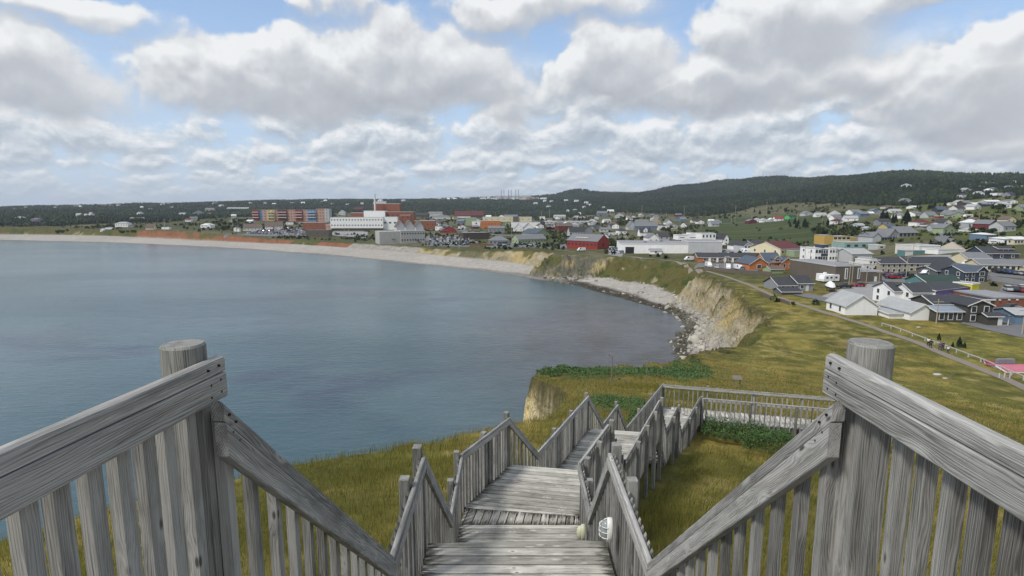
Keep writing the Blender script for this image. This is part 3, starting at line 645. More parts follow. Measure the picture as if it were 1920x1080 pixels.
railing('straight outer railing along the far side of the walkway', [pt(LP,'C5',Z[5]), pt(LP,'W',Z[5])], -1, [(0,.002,.0),(0,.22,.06),(0,.44,-.02),(0,.66,-.02),(0,.88,-.02)], bal_gap=.20)
railing('straight inner railing along the near side of the walkway', [pt(RP,'C5',Z[5]), pt(RP,'W',Z[5])], 1, [(0,.02,.0),(0,.27,.0),(0,.5,.0),(0,.75,.0)], bal_gap=.19)
g2 = lambda D, k: D[k]
A26 = math.atan2(RP['P2'][1]-LP['P2'][1], RP['P2'][0]-LP['P2'][0])
deck('landing_deck', 'top viewing platform deck under the photographer', [([(-1.3,-2.3),(.92,-2.3),(1.06,1.75),(-.96,1.75)], 0)], DK[0])
deck('landing_deck', 'short straight landing below the first flight, boards laid across', [([LP['V1'],RP['V1'],RP['P1'],LP['P1']], 0)], DK[1])
w1a, w1b = atz(862,984,EYE+DK[2])[:2], atz(1092,984,EYE+DK[2])[:2]; w2a, w2b = (-.80,8.93), atz(1080,967,EYE+DK[2])[:2]
deck('landing_deck', 'bent landing with a wedge of lengthwise boards where the stairway turns right',
     [([LP['V2'],RP['V2'],tuple(w1b),tuple(w1a)], 0), ([tuple(w1a),tuple(w1b),tuple(w2b),tuple(w2a)], A26+math.pi/2), ([tuple(w2a),tuple(w2b),RP['K2'],RP['P2'],LP['P2'],LP['K2']], A26)], DK[2])
deck('landing_deck', 'long narrow landing past the turn, boards stained dark along the left edge', [([LP['V3'],RP['V3'],RP['P3'],LP['P3']], A26)], DK[3])
deck('landing_deck', 'small lower landing between the two last flights', [([LP['V4'],RP['V4'],RP['P4'],LP['P4']], A26)], DK[4])
deck('landing_deck', 'bottom landing where the stairway meets the straight walkway', [([LP['V5'],RP['V5'],RP['C5'],LP['C5']], A26)], DK[5])
AW = math.atan2(-.262, 1)
deck('walkway', 'straight level boardwalk leading right from the foot of the stairway', [([RP['C5'],RP['W'],LP['W'],LP['C5']], AW+math.pi/2)], DK[5])
flight('steepest top flight dropping from the viewing platform', (-.96,1.75), (1.06,1.75), LP['V1'], RP['V1'], DK[0], DK[1], 11)
flight('second flight, between the short straight landing and the bent landing', LP['P1'], RP['P1'], LP['V2'], RP['V2'], DK[1], DK[2], 9)
flight('third flight, just past the turn of the stairway', LP['P2'], RP['P2'], LP['V3'], RP['V3'], DK[2], DK[3], 7)
flight('fourth flight, below the long narrow landing', LP['P3'], RP['P3'], LP['V4'], RP['V4'], DK[3], DK[4], 7)
flight('last flight, coming down to the bottom landing', LP['P4'], RP['P4'], LP['V5'], RP['V5'], DK[4], DK[5], 7)

# ------------------------------------------------------------------ bulkhead lamps on the balusters
M['lampw'] = flat_mat('white_enamel', (.72,.72,.68), .35, .05); 
_m, _T, _b = new_mat('frosted_glass'); _b.inputs['Base Color'].default_value = (.26,.29,.30,1); _b.inputs['Roughness'].default_value = .25; M['frost'] = _m
M['yellowed'] = flat_mat('yellowed_plastic', (.50,.50,.36), .4, .1)
def lathe(prof, n=20, oval=(1,1)):
    V = []; Fc = []
    for (r_, z_) in prof:
        for i in range(n): a = 2*math.pi*i/n; V.append((r_*math.cos(a)*oval[0], r_*math.sin(a)*oval[1], z_))
    for k in range(len(prof)-1):
        for i in range(n): j = (i+1) % n; Fc.append((k*n+i, k*n+j, (k+1)*n+j, (k+1)*n+i))
    Fc.append(tuple(range(n))[::-1]); Fc.append(tuple((len(prof)-1)*n+i for i in range(n))); return V, Fc
def bulkhead(loc, face, label, caged=True, s=1.0):
    root = empty('bulkhead_lamp', loc, label=label, cat='wall lamp'); q = Vector(face).to_track_quat('Z', 'Y').to_matrix().to_4x4()
    def part(nm, V, Fc, mt, sm=True):
        o = np_mesh(nm, [tuple(q @ Vector(v)*s) for v in V], Fc, mt, root, smooth=sm); return o
    V, Fc = lathe([(.100,0),(.108,.01),(.108,.045),(.100,.055)], 24, (.72,1.15)); part('base', V, Fc, M['lampw'] if caged else M['yellowed'])
    V, Fc = lathe([(.092,.050),(.090,.07),(.078,.095),(.050,.113),(.01,.12)], 24, (.70,1.12)); part('glass', V, Fc, M['frost'] if caged else M['yellowed'])
    if caged:
        def tube(pts, r_=.0042, n=6):
            V = []; Fc = []
            for k, p in enumerate(pts):
                t = (Vector(pts[min(k+1, len(pts)-1)])-Vector(pts[max(k-1, 0)])).normalized(); a = t.orthogonal().normalized(); b = t.cross(a)
                for i in range(n): V.append(Vector(p)+a*r_*math.cos(6.283*i/n)+b*r_*math.sin(6.283*i/n))
            for k in range(len(pts)-1):
                for i in range(n): Fc.append((k*n+i, k*n+(i+1) % n, (k+1)*n+(i+1) % n, (k+1)*n+i))
            return V, Fc
        for yy in (-.055, .0, .055):
            V, Fc = tube([(.074*math.cos(a), yy, .045+.084*math.sin(a)) for a in [math.pi*i/12 for i in range(13)]]); part('guard_bar', V, Fc, M['lampw'])
        V, Fc = tube([(0, .118*math.cos(a), .045+.086*math.sin(a)) for a in [math.pi*i/14 for i in range(15)]]); part('guard_bar', V, Fc, M['lampw'])
    return root
bulkhead(zv(.985,4.98,-3.13), (-1,.12,0), 'white oval caged lamp on the balusters right of the short landing')
bulkhead(zv(1.055,7.35,-4.66), (-1,.1,0), 'yellowed oval lamp without a cage, low on the balusters by the bent landing', caged=False)

# faint marker scribble on top of the right hand rail, too worn to read
_rr = [o for o in COL.objects if o.name.startswith('railing') and 'rounded post' in o.get('label', '') and 'level' in o['label']][0]
_w = []; _r = random.Random(3)
for i in range(17):
    y = 1.18-i*.0105; x = 1.052+.036-(1.18-y)*.04; a = _r.uniform(-.5,.5); h_ = _r.uniform(.003,.007)
    _w.append(([(x-h_, y, 0), (x+h_, y+a*.008, 0), (x+h_, y+a*.008+.0022, 0), (x-h_, y+.0022, 0)], [(0,1,2,3)]))
    if i % 3: _w.append(([(x-h_, y, 0), (x-h_+.002, y, 0), (x-h_+.002, y-.007, 0), (x-h_, y-.007, 0)], [(3,2,1,0)]))
_V = []; _F = []
for v_, f_ in _w: _o = len(_V); _V += [(x-_rr.location.x, y-_rr.location.y, EYE-.4975+.004-_rr.location.z) for x, y, z in v_]; _F += [tuple(i+_o for i in q) for q in f_]
np_mesh('marker_scribble', _V, _F, M['screw'], _rr)
# ------------------------------------------------------------------ long grass and low shrubs near the stairs
def stair_clear(x, y):
    """True where the ground is not under a deck"""
    k = np.ones(x.shape, bool)
    for a, b, hw in (((.05,-3),(.05,8.9),1.12),((.1,8.6),(7.4,23.2),1.15),((7.4,23.1),(15.3,21.0),1.1)):
        a, b = np.array(a), np.array(b); e = b-a; L = e.dot(e); t = np.clip(((x-a[0])*e[0]+(y-a[1])*e[1])/L, 0, 1)
        k &= ((x-a[0]-t*e[0])**2+(y-a[1]-t*e[1])**2) > hw*hw
    return k
SHRUB = [  # photo outline of low dark shrub beds: centre u, v, half u, half v
    (1180,700,130,13),(1290,700,50,18),(1160,762,75,18),(1215,795,40,18),(1375,823,80,22),(1440,838,60,22),(1560,850,60,18),(1060,698,70,7)]
BEDS = []
for (u, v, hu, hv) in SHRUB:
    c0 = place(u, v); BEDS.append((c0, place(u+hu, v)-c0, place(u, v+hv)-c0, hu))
def bed_clear(x, y):
    k = np.ones(x.shape, bool)
    for c0, e1, e2, hu in BEDS:
        det = e1.x*e2.y-e1.y*e2.x; dx, dy = x-c0.x, y-c0.y; a = (dx*e2.y-dy*e2.x)/det; b_ = (e1.x*dy-e1.y*dx)/det; k &= (a*a+b_*b_) > .8
    return k
def path_clear(x, y):
    P = [place(u, v) for u, v in ((1240,487),(1280,493),(1310,506),(1362,519),(1410,536),(1450,555),(1500,571),(1545,586),(1600,602),(1640,615),(1711,639),(1744,653),(1788,672),(1833,690),(1877,706),(1920,727),(1990,760))]
    k = np.ones(x.shape, bool)
    for a, b_ in zip(P[:-1], P[1:]):
        ex, ey = b_.x-a.x, b_.y-a.y; t = np.clip(((x-a.x)*ex+(y-a.y)*ey)/(ex*ex+ey*ey), 0, 1); k &= (x-a.x-t*ex)**2+(y-a.y-t*ey)**2 > 2.2
    return k & (np.arctan2(x, y) < .70) & ~((y > 105) & (x > y*.50))
def blades():
    rs = np.random.RandomState(11); N = 480000
    r = np.exp(rs.uniform(math.log(3.2), math.log(90), N)); a = rs.uniform(-.83, .83, N)
    x = r*np.sin(a); y = r*np.cos(a)
    cl = fbm(x*1.3, y*1.3, 3); k = (cl+rs.uniform(-.5,.7,N) > -.25) & stair_clear(x, y); x, y, r, a = x[k], y[k], r[k], a[k]
    N2 = 170000; r2 = np.exp(rs.uniform(math.log(45), math.log(190), N2)); a2 = rs.uniform(-.2, .80, N2); x2, y2 = r2*np.sin(a2), r2*np.cos(a2); k2 = fbm(x2/2.5, y2/2.5, 3)+rs.uniform(-.5,.5,N2) > .0
    x, y, r = np.append(x, x2[k2]), np.append(y, y2[k2]), np.append(r, r2[k2])
    z, B, d, dd, t, par = height(x, y, True); k = (dd > par[:, 0]+par[:, 2]*.55) & (z > 8) & bed_clear(x, y) & ((r < 95) | path_clear(x, y)); x, y, r, z = x[k], y[k], r[k], z[k]; n = len(x)
    hgt = rs.uniform(.16,.42,n)*(1+.5*fbm(x/3., y/3., 3))*(1-.35*sstep(r,40,80)); wd = np.maximum(.0035, r*.00060)*rs.uniform(.7,1.3,n)
    th = rs.uniform(0, 6.283, n); lean = rs.uniform(.05,.55,n); wx = .35+.3*fbm(x/5., y/5., 2); lx = np.cos(th)*lean+wx*.6; ly = np.sin(th)*lean-.1
    px, py = np.cos(th+1.57), np.sin(th+1.57)
    px = px*.5+np.cos(np.arctan2(x, y))*.7; py = py*.5-np.sin(np.arctan2(x, y))*.7
    V = np.zeros((n, 5, 3)); base = np.stack([x, y, z-.03], 1)
    for i, (hh, ww, sg) in enumerate(((0,1,-1),(0,1,1),(.55,.7,1),(.55,.7,-1),(1,0,0))):
        V[:, i, 0] = base[:, 0]+px*wd*ww*sg*.5+lx*hgt*hh*hh; V[:, i, 1] = base[:, 1]+py*wd*ww*sg*.5+ly*hgt*hh*hh; V[:, i, 2] = base[:, 2]+hgt*hh
    tri = np.array([[0,1,2],[0,2,3],[3,2,4]]); Fc = (np.arange(n)[:, None, None]*5+tri[None]).reshape(-1, 3)
    v1 = fbm(x/7., y/7., 5, .6)+.5*fbm(x/35.+8, y/35., 4, .55)+rs.uniform(-.4,.4,n)
    c0 = np.array([.25,.225,.045]); c1 = np.array([.42,.33,.11]); c2 = np.array([.11,.155,.035])
    m1 = sstep(v1, -.3, .55)[:, None]; C = c0*(1-m1)+c1*m1; g = (rs.rand(n) < .22)[:, None]; C = np.where(g, c2, C)
    st = (rs.rand(n) < .06)[:, None]; C = np.where(st, np.array([.30,.24,.12]), C)
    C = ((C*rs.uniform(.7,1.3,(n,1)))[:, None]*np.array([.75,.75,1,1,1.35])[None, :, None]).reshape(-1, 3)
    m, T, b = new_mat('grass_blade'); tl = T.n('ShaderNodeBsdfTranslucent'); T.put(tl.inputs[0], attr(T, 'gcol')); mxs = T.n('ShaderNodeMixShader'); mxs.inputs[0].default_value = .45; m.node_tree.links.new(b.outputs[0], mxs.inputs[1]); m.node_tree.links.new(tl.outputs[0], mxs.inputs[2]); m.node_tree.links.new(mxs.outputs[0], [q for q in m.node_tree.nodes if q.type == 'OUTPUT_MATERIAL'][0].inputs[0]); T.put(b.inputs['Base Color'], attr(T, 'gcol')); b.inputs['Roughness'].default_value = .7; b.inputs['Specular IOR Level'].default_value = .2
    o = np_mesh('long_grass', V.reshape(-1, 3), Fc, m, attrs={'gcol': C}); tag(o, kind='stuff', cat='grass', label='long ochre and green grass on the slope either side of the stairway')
def leafy(x, y, z, size, rs, dens, hgt):
    """leaf quads over points; returns V (n,4,3)"""
    n = len(x); th = rs.uniform(0, 6.283, n); ph = rs.uniform(.2, 1.3, n)
    nx, ny, nz = np.cos(th)*np.sin(ph), np.sin(th)*np.sin(ph), np.cos(ph)
    ax = np.stack([-np.sin(th), np.cos(th), 0*th], 1); N = np.stack([nx, ny, nz], 1); bx = np.cross(N, ax); c = np.stack([x, y, z], 1); s = size[:, None]
    return np.stack([c-ax*s*.5, c-bx*s*.9, c+ax*s*.5, c+bx*s*.9], 1)
def shrubs():
    rs = np.random.RandomState(5); out = []; cols = []
    for (u, v, hu, hv) in SHRUB:
        n = int(11000*max(.5, hu/80)); a = rs.uniform(0, 6.283, n); q = np.sqrt(rs.rand(n))
        uu = u+hu*q*np.cos(a); vv = v+hv*q*np.sin(a); c0 = place(u, v); hk = 1.5 if 1190 < u and v > 780 else 1.0
        # lay the bed out on the local ground plane through the centre
        e1 = place(u+hu, v)-c0; e2 = place(u, v+hv)-c0
        x = c0.x+e1.x*q*np.cos(a)+e2.x*q*np.sin(a); y = c0.y+e1.y*q*np.cos(a)+e2.y*q*np.sin(a)
        # ragged edge and lumpy top
        k = (fbm(x/1.6, y/1.6, 3)*.5+1-q > .15) & stair_clear(x, y); x, y, q = x[k], y[k], q[k]; n = len(x)
        if n < 5: continue
        g, B, d, dd, t, par = height(x, y, True); ok = (dd > par[:, 0]+par[:, 2]*.8); top = hk*(.42+.32*fbm(x/1.2, y/1.2, 3)+.18*fbm(x/.35, y/.35, 2))*np.clip((1.08-q)*3, .15, 1)
        z = g+top*rs.uniform(.55,1.05,n); x, y, z, top, q = x[ok], y[ok], z[ok], top[ok], q[ok]; n = len(x)
        r = np.hypot(x, y); sz = np.clip(r*.0016, .03, .12)*rs.uniform(.7,1.4,n)
        out.append(leafy(x, y, z, sz, rs, 1, .5)); gcol = np.array([.042,.088,.020])[None]*rs.uniform(.6,1.7,(n,1)); gcol[rs.rand(n) < .12] = (.075,.085,.02); cols.append(np.repeat(gcol, 4, 0))
    V = np.concatenate(out).reshape(-1, 3); C = np.concatenate(cols); Fc = np.arange(len(V)).reshape(-1, 4)
    m, T, b = new_mat('shrub_leaf'); T.put(b.inputs['Base Color'], attr(T, 'gcol')); b.inputs['Roughness'].default_value = .6
    o = np_mesh('low_shrub_cover', V, Fc, m, attrs={'gcol': C}); tag(o, kind='stuff', cat='shrubs', label='low dark green shrub cover around the lower landings and on the headland')
blades(); shrubs()
# ------------------------------------------------------------------ building kit
CW = dict(white=(.80,.80,.79), offw=(.62,.61,.57), cream=(.62,.56,.38), yellow=(.52,.42,.16), mustard=(.50,.33,.09), beige=(.36,.32,.25), grey=(.24,.25,.27), lgrey=(.45,.46,.47), dgrey=(.11,.115,.125),
          navy=(.045,.06,.085), blue=(.13,.20,.28), sky=(.14,.24,.40), teal=(.10,.21,.22), sea=(.25,.38,.36), green=(.30,.36,.22), olive=(.062,.060,.050), brown=(.125,.105,.085), dbrown=(.07,.055,.045),
          brick=(.25,.095,.055), orange=(.48,.17,.06), red=(.25,.035,.03), dred=(.15,.03,.035), salmon=(.46,.28,.22), purple=(.17,.12,.33), lilac=(.30,.22,.36), lime=(.70,.66,.05), conc=(.40,.40,.38), pink=(.55,.13,.19), wood=(.22,.12,.06), bgreen=(.10,.42,.14), black=(.02,.02,.022))
CR = dict(grey=(.17,.175,.185), lgrey=(.34,.35,.35), dark=(.048,.050,.056), slate=(.075,.095,.125), brown=(.13,.10,.08), maroon=(.11,.035,.035), green=(.035,.06,.05), white=(.62,.63,.63), flat=(.26,.26,.27), tan=(.26,.22,.15), red=(.20,.05,.05), pink=(.45,.15,.19), blueg=(.22,.26,.31))
_mc = {}
def wallm(c):
    k = ('w', c)
    if k not in _mc:
        m, T, b = new_mat('wall_'+c); p = T.n('ShaderNodeNewGeometry').outputs['Position']; px, py, pz = T.sep(p)
        n = T.noise(T.v('MULTIPLY', p, (1,1,.3)), .8, 4, .6); line = T.rng(T.m('FRACT', T.m('MULTIPLY', pz, 2.6)), .0, .14, .86, 1.0)
        if c in ('brick','conc','wood'): line = T.rng(T.noise(p, 3.0, 3, .6), .3, .7, .82, 1.08)
        if c == 'conc': pass
        k2 = T.m('MULTIPLY', T.m('MULTIPLY_ADD', T.m('SUBTRACT', n, .5), .30, 1.0), line)
        T.put(b.inputs['Base Color'], T.v('MULTIPLY', CW[c], T.xyz(k2, k2, k2))); b.inputs['Roughness'].default_value = .7; _mc[k] = m
    return _mc[k]
def roofm(c):
    k = ('r', c)
    if k not in _mc:
        m, T, b = new_mat('roof_'+c); p = T.n('ShaderNodeNewGeometry').outputs['Position']
        n = T.noise(p, .5, 5, .65); n2 = T.noise(T.v('MULTIPLY', p, (1,1,4)), 3.0, 3, .7)
        k2 = T.m('ADD', T.m('MULTIPLY', n, .5), T.m('MULTIPLY_ADD', n2, .5, .5))
        T.put(b.inputs['Base Color'], T.v('MULTIPLY', CR[c], T.xyz(k2, k2, k2))); b.inputs['Roughness'].default_value = .85; _mc[k] = m
    return _mc[k]
M['glass'] = flat_mat('window_glass', (.035,.042,.05), .12, .1, spec=.5)
M['trim'] = flat_mat('white_trim', (.72,.72,.70), .5, .05)
M['door'] = flat_mat('door_paint', (.60,.60,.58), .5, .05)
def bx(x0, x1, y0, y1, z0, z1):
    V = [(x0,y0,z0),(x1,y0,z0),(x1,y1,z0),(x0,y1,z0),(x0,y0,z1),(x1,y0,z1),(x1,y1,z1),(x0,y1,z1)]
    return V, [(3,2,1,0),(4,5,6,7),(0,1,5,4),(1,2,6,5),(2,3,7,6),(3,0,4,7)]
def merge(parts):
    V = []; Fc = []
    for v, f in parts: o = len(V); V += v; Fc += [tuple(i+o for i in q) for q in f]
    return V, Fc
def slab(q, th):
    """closed slab from a planar outline, thickened downwards"""
    n = len(q); V = [tuple(p) for p in q]+[(p[0], p[1], p[2]-th) for p in q]
    return V, [tuple(range(n)), tuple(range(2*n-1, n-1, -1))]+[(i, n+i, n+(i+1) % n, (i+1) % n) for i in range(n)]
def b(x0, x1, L, h, rt='gy', rise=0, wall='white', roof='grey', y0=0, z0=0, f=None, s=None, r=None, door=None, trim=True):
    return dict(x0=x0, x1=x1, L=L, h=h, rt=rt, rise=rise, wall=wall, roof=roof, y0=y0, z0=z0, f=f, s=s, r=r, door=door, trim=trim)
FOOT = []
def window(root, c, dx, nrm, w, h, fine, frame='trim'):
    c, dx, nrm = Vector(c), Vector(dx), Vector(nrm); up = Vector((0,0,1))
    def plate(w_, h_, t0, t1):
        V = [c+dx*a*w_/2+up*b_*h_/2+nrm*t for t in (t0, t1) for a, b_ in ((-1,-1),(1,-1),(1,1),(-1,1))]
        return [tuple(v) for v in V], [(0,1,2,3),(4,7,6,5),(0,4,5,1),(1,5,6,2),(2,6,7,3),(3,7,4,0)]
    if fine:
        fr = np_mesh('window', *plate(w+.28, h+.28, -.05, .05), M[frame], root)
        if w > 1.5:
            for k in (-1, 1):
                cc = c; c = cc+dx*(k*w/4); np_mesh('pane', *plate(w/2-.08, h, .0, .075), M['glass'], fr); c = cc
        else: np_mesh('pane', *plate(w, h, .0, .075), M['glass'], fr)
    else: np_mesh('window', *plate(w, h, -.05, .07), M['glass'], root)
def building(name, label, cat, u, v, yaw, blocks, group=None, at=None):
    C = place(u, v) if at is None else at; th = R(yaw); q = project(C); s = q[2]/F_; k = s/max(.35, math.cos(th))
    root = empty(name, C, th, label=label, cat=cat, group=group)
    wmax = max(B_['x1'] for B_ in blocks)*k; lmax = max(B_['L']+B_['y0'] for B_ in blocks); FOOT.append((C.x, C.y, th, wmax, lmax, C.x+math.cos(th)*wmax/2-math.sin(th)*lmax/2, C.y+math.sin(th)*wmax/2+math.cos(th)*lmax/2, max(wmax, lmax)/2+1))
    fine = q[2] < 330
    for i, B_ in enumerate(blocks):
        e = i*.013
        x0, x1, y0, y1 = B_['x0']*k+e, B_['x1']*k-e, B_['y0']+e, B_['y0']+B_['L']-e; z0, h, rs = B_['z0']*s, (B_['z0']+B_['h'])*s, B_['rise']*s
        zb = z0 if z0 > 0 else -2.0; ov = .35; rt = B_['rt']; xm, ym = (x0+x1)/2, (y0+y1)/2; th_ = .18
        if rt == 'gx':
            V = [(x0,y0,zb),(x1,y0,zb),(x1,y0,h),(xm,y0,h+rs),(x0,y0,h),(x0,y1,zb),(x1,y1,zb),(x1,y1,h),(xm,y1,h+rs),(x0,y1,h)]
            Fc = [(0,1,2,3,4),(9,8,7,6,5),(0,5,6,1),(1,6,7,2),(2,7,8,3),(3,8,9,4),(4,9,5,0)]
            sl = rs/max(.1, (x1-x0)/2); d = ov*sl
            roofp = [slab([(x0-ov,y0-ov,h-d+th_),(xm,y0-ov,h+rs+th_),(xm,y1+ov,h+rs+th_),(x0-ov,y1+ov,h-d+th_)], th_-.02), slab([(xm,y0-ov,h+rs+th_),(x1+ov,y0-ov,h-d+th_),(x1+ov,y1+ov,h-d+th_),(xm,y1+ov,h+rs+th_)], th_-.02)]
            trim = [slab([(x0-ov,y0-ov-.04,h-d+th_-.03),(xm,y0-ov-.04,h+rs+th_-.03),(xm,y0-ov+.02,h+rs+th_-.03),(x0-ov,y0-ov+.02,h-d+th_-.03)], .24), slab([(xm,y0-ov-.04,h+rs+th_-.03),(x1+ov,y0-ov-.04,h-d+th_-.03),(x1+ov,y0-ov+.02,h-d+th_-.03),(xm,y0-ov+.02,h+rs+th_-.03)], .24)]
        elif rt == 'gy':
            V = [(x0,y0,zb),(x0,y1,zb),(x0,y1,h),(x0,ym,h+rs),(x0,y0,h),(x1,y0,zb),(x1,y1,zb),(x1,y1,h),(x1,ym,h+rs),(x1,y0,h)]
            Fc = [(4,3,2,1,0),(5,6,7,8,9),(0,1,6,5),(1,2,7,6),(2,3,8,7),(3,4,9,8),(4,0,5,9)]
            sl = rs/max(.1, (y1-y0)/2); d = ov*sl
            roofp = [slab([(x0-ov,y0-ov,h-d+th_),(x1+ov,y0-ov,h-d+th_),(x1+ov,ym,h+rs+th_),(x0-ov,ym,h+rs+th_)], th_-.02), slab([(x0-ov,ym,h+rs+th_),(x1+ov,ym,h+rs+th_),(x1+ov,y1+ov,h-d+th_),(x0-ov,y1+ov,h-d+th_)], th_-.02)]
            trim = [bx(x0-ov, x1+ov, y0-ov-.04, y0-ov+.02, h-d-.02, h-d+th_-.03), slab([(x0-ov-.04,y0-ov,h-d+th_-.03),(x0-ov+.02,y0-ov,h-d+th_-.03),(x0-ov+.02,ym,h+rs+th_-.03),(x0-ov-.04,ym,h+rs+th_-.03)], .24)]
        elif rt == 'hip':
            V, Fc = bx(x0, x1, y0, y1, zb, h); m_ = min(x1-x0, y1-y0)/2
            a = [(x0-ov,y0-ov,h),(x1+ov,y0-ov,h),(x1+ov,y1+ov,h),(x0-ov,y1+ov,h)]
            if x1-x0 > y1-y0: r1, r2 = (x0+m_,ym,h+rs), (x1-m_,ym,h+rs); rf = [(0,1,5,4),(1,2,5),(2,3,4,5),(3,0,4),(3,2,1,0)]
            else: r1, r2 = (xm,y0+m_,h+rs), (xm,y1-m_,h+rs); rf = [(0,1,4),(1,2,5,4),(2,3,5),(3,0,4,5),(3,2,1,0)]
            roofp = [(a+[r1, r2], rf)]; trim = [bx(x0-ov-.03, x1+ov+.03, y0-ov-.04, y0-ov, h-.16, h+.03)]
        else:
            V, Fc = bx(x0, x1, y0, y1, zb, h); roofp = [bx(x0-.12, x1+.12, y0-.12, y1+.12, h, h+.10)]
            trim = [bx(x0-.15, x1+.15, y0-.15, y0-.10, h-.16, h+.22), bx(x0-.15, x0-.10, y0-.10, y1+.1, h-.16, h+.22), bx(x1+.10, x1+.15, y0-.10, y1+.1, h-.16, h+.22)]
        np_mesh('wall', V, Fc, wallm(B_['wall']), root)
        rf_o = np_mesh('roof', *merge(roofp), roofm(B_['roof']), root)
        if B_['trim'] and (fine or rt == 'flat'): np_mesh('fascia', *merge(trim), M['trim'] if B_['trim'] is True else wallm(B_['trim']), rf_o)
        for face, sp in (('f', B_['f']), ('s', B_['s']), ('r', B_['r'])):
            if not sp: continue
            n, rows = sp[0], sp[1]; ww = sp[2] if len(sp) > 2 else .95; hh = sp[3] if len(sp) > 3 else 1.15
            for rr_ in range(rows):
                zc = z0+(h-z0)*(rr_+.56)/rows; 
                for c_ in range(n):
                    t = (c_+.5)/n
                    if face == 'f':
                        if B_['door'] is not None and rr_ == 0 and abs(t-B_['door']) < .5/n: continue
                        window(root, (x0+(x1-x0)*t, y0, zc), (1,0,0), (0,-1,0), ww, min(hh, (h-z0)/rows*.62), fine)
                    elif face == 's': window(root, (x0, y0+(y1-y0)*t, zc), (0,-1,0), (-1,0,0), ww, min(hh, (h-z0)/rows*.62), fine)
                    else: window(root, (x1, y0+(y1-y0)*t, zc), (0,1,0), (1,0,0), ww, min(hh, (h-z0)/rows*.62), fine)
        if B_['door'] is not None:
            xd = x0+(x1-x0)*B_['door']; np_mesh('door', *bx(xd-.5, xd+.5, y0-.06, y0+.05, -.1, min(2.05, h*.85)), M['door'], root)
    return root, s, k
def extra(root, name, V, Fc, mat): return np_mesh(name, V, Fc, mat, root)
H = building
# ------------------------------------------------------------------ the town, near rows first
r1, s, k = H('garage', 'white gabled shed with two dark side windows, nearest the path', 'shed', 1583.5, 590.5, 0, [b(0,61,8.2,17,'gx',20,'white','lgrey',s=(2,1,.7,1.3))])
r1, s, k = H('garage', 'white gabled shed with a lean-to, touching the dark olive house', 'shed', 1705, 600.5, 0, [b(0,50,12,15,'gx',15,'white','lgrey'), b(-27,0,9,9,'gy',2,'white','lgrey',y0=2.2)])
r1, s, k = H('house', 'dark olive house with white window frames and a small porch', 'house', 1756, 604, 0,
   [b(0,50,7,20,'gy',6,'olive','blueg',f=(3,1,1.0,1.5)), b(50,97,9,33,'gx',10,'olive','dark',f=(2,2,1.0,1.3),y0=-.8), b(14,52,8,29,'gy',12,'olive','dark',y0=3.5), b(70,96,2.8,17,'gy',4,'olive','dark',y0=-3.6,f=(1,1,.8,1.1),door=.9)])
sm = s
for x_ in (97, 110):
    extra(r1, 'porch_post', *bx(x_*sm-.06, x_*sm+.06, -3.4, -3.28, -1.2, 2.3), M['trim'])
extra(r1, 'porch_roof', *slab([(95*sm,-3.8,17*sm+.2),(112*sm,-3.8,17*sm+.05),(112*sm,-.6,17*sm+.3),(95*sm,-.6,17*sm+.5)], .15), roofm('dark'))
for z_ in (.3,.6,.9): extra(r1, 'porch_rail', *bx(97*sm, 110*sm, -3.38, -3.32, z_-.9, z_-.84), M['trim'])
r1, s, k = H('house', 'tall white house with dark gabled roofs and an outside stair', 'house', 1709, 577, 0, [b(0,37,8,29,'gy',13,'white','dark',f=(1,1,.9,1.6),s=(2,2)), b(-15,0,9,27,'gy',13,'white','dark',y0=4,s=(2,2))])
for i in range(7): extra(r1, 'stair_step', *bx(-3.2+i*.35, -2.8+i*.35, -1.6, -.2, .3*i, .3*i+.28), M['trim'])
H('house', 'pale blue grey shed cut by the right edge, below the red brick store', 'shed', 1903, 609, -6, [b(0,52,7,20,'gy',7,'blue','lgrey')])
H('community_hall', 'long teal building with a dark green roof and white framed windows', 'hall', 1737, 552, 4, [b(0,70,9,22,'gy',11,'teal','green',f=(6,1,1.1,1.7),s=(2,1))])
r1, s, k = H('shop_building', 'long purple fronted shop with a yellow sign block at its right end', 'shop', 1752, 566, 26, [b(0,104,12,21,'gy',5,'white','dark'), b(2,104,.3,8,'flat',0,'purple','dark',y0=-.35,z0=12.5,trim=False), b(104,128,5,17,'flat',0,'lime','flat',y0=-.8,z0=10,trim='white')])
r1, s, k = H('store', 'flat roofed red brick store front, right edge, beside the car park', 'store', 1864, 578, 3, [b(0,70,14,19,'flat',0,'brick','flat',trim='grey'), b(-24,0,7,16,'flat',0,'dbrown','dark',door=.5)])
for x_ in (8, 26, 42): extra(r1, 'wall_lamp', *bx(x_*k-.2, x_*k+.2, -.35, -.02, 15*s, 15*s+.3), M['trim'])
H('house', 'two storey dark navy house with white window frames, behind the teal hall', 'house', 1806, 531, 8, [b(0,26,9,21,'gy',9,'navy','slate',f=(2,2),s=(2,2)), b(26,50,11,22,'gx',9,'navy','slate',f=(1,2,1.8,1.5)), b(50,56,4,12,'flat',0,'dgrey','flat',y0=2)])
H('house', 'grey fronted house with a low white trimmed porch, left of the navy house', 'house', 1755, 520, 5, [b(0,25,9,12,'gy',6,'dgrey','dark',f=(3,1,.9,1.5)), b(25,42,9,15,'gx',9,'lgrey','dark',f=(2,1,1.0,1.5))])
H('apartment_block', 'long beige two storey block with a dark roof, left half with few windows', 'apartment block', 1650, 512, 2, [b(0,52,11,18,'gy',9,'beige','dark',f=(5,2,.9,1.1))])
H('apartment_block', 'beige and white two storey row with a dark roof ending in a bare gable', 'apartment block', 1703, 509, -4, [b(0,84,12,15,'gy',10,'beige','dark',f=(8,2,1.1,1.3)), b(26,60,.4,10,'flat',0,'offw','flat',y0=-.42,z0=3,trim=False)])
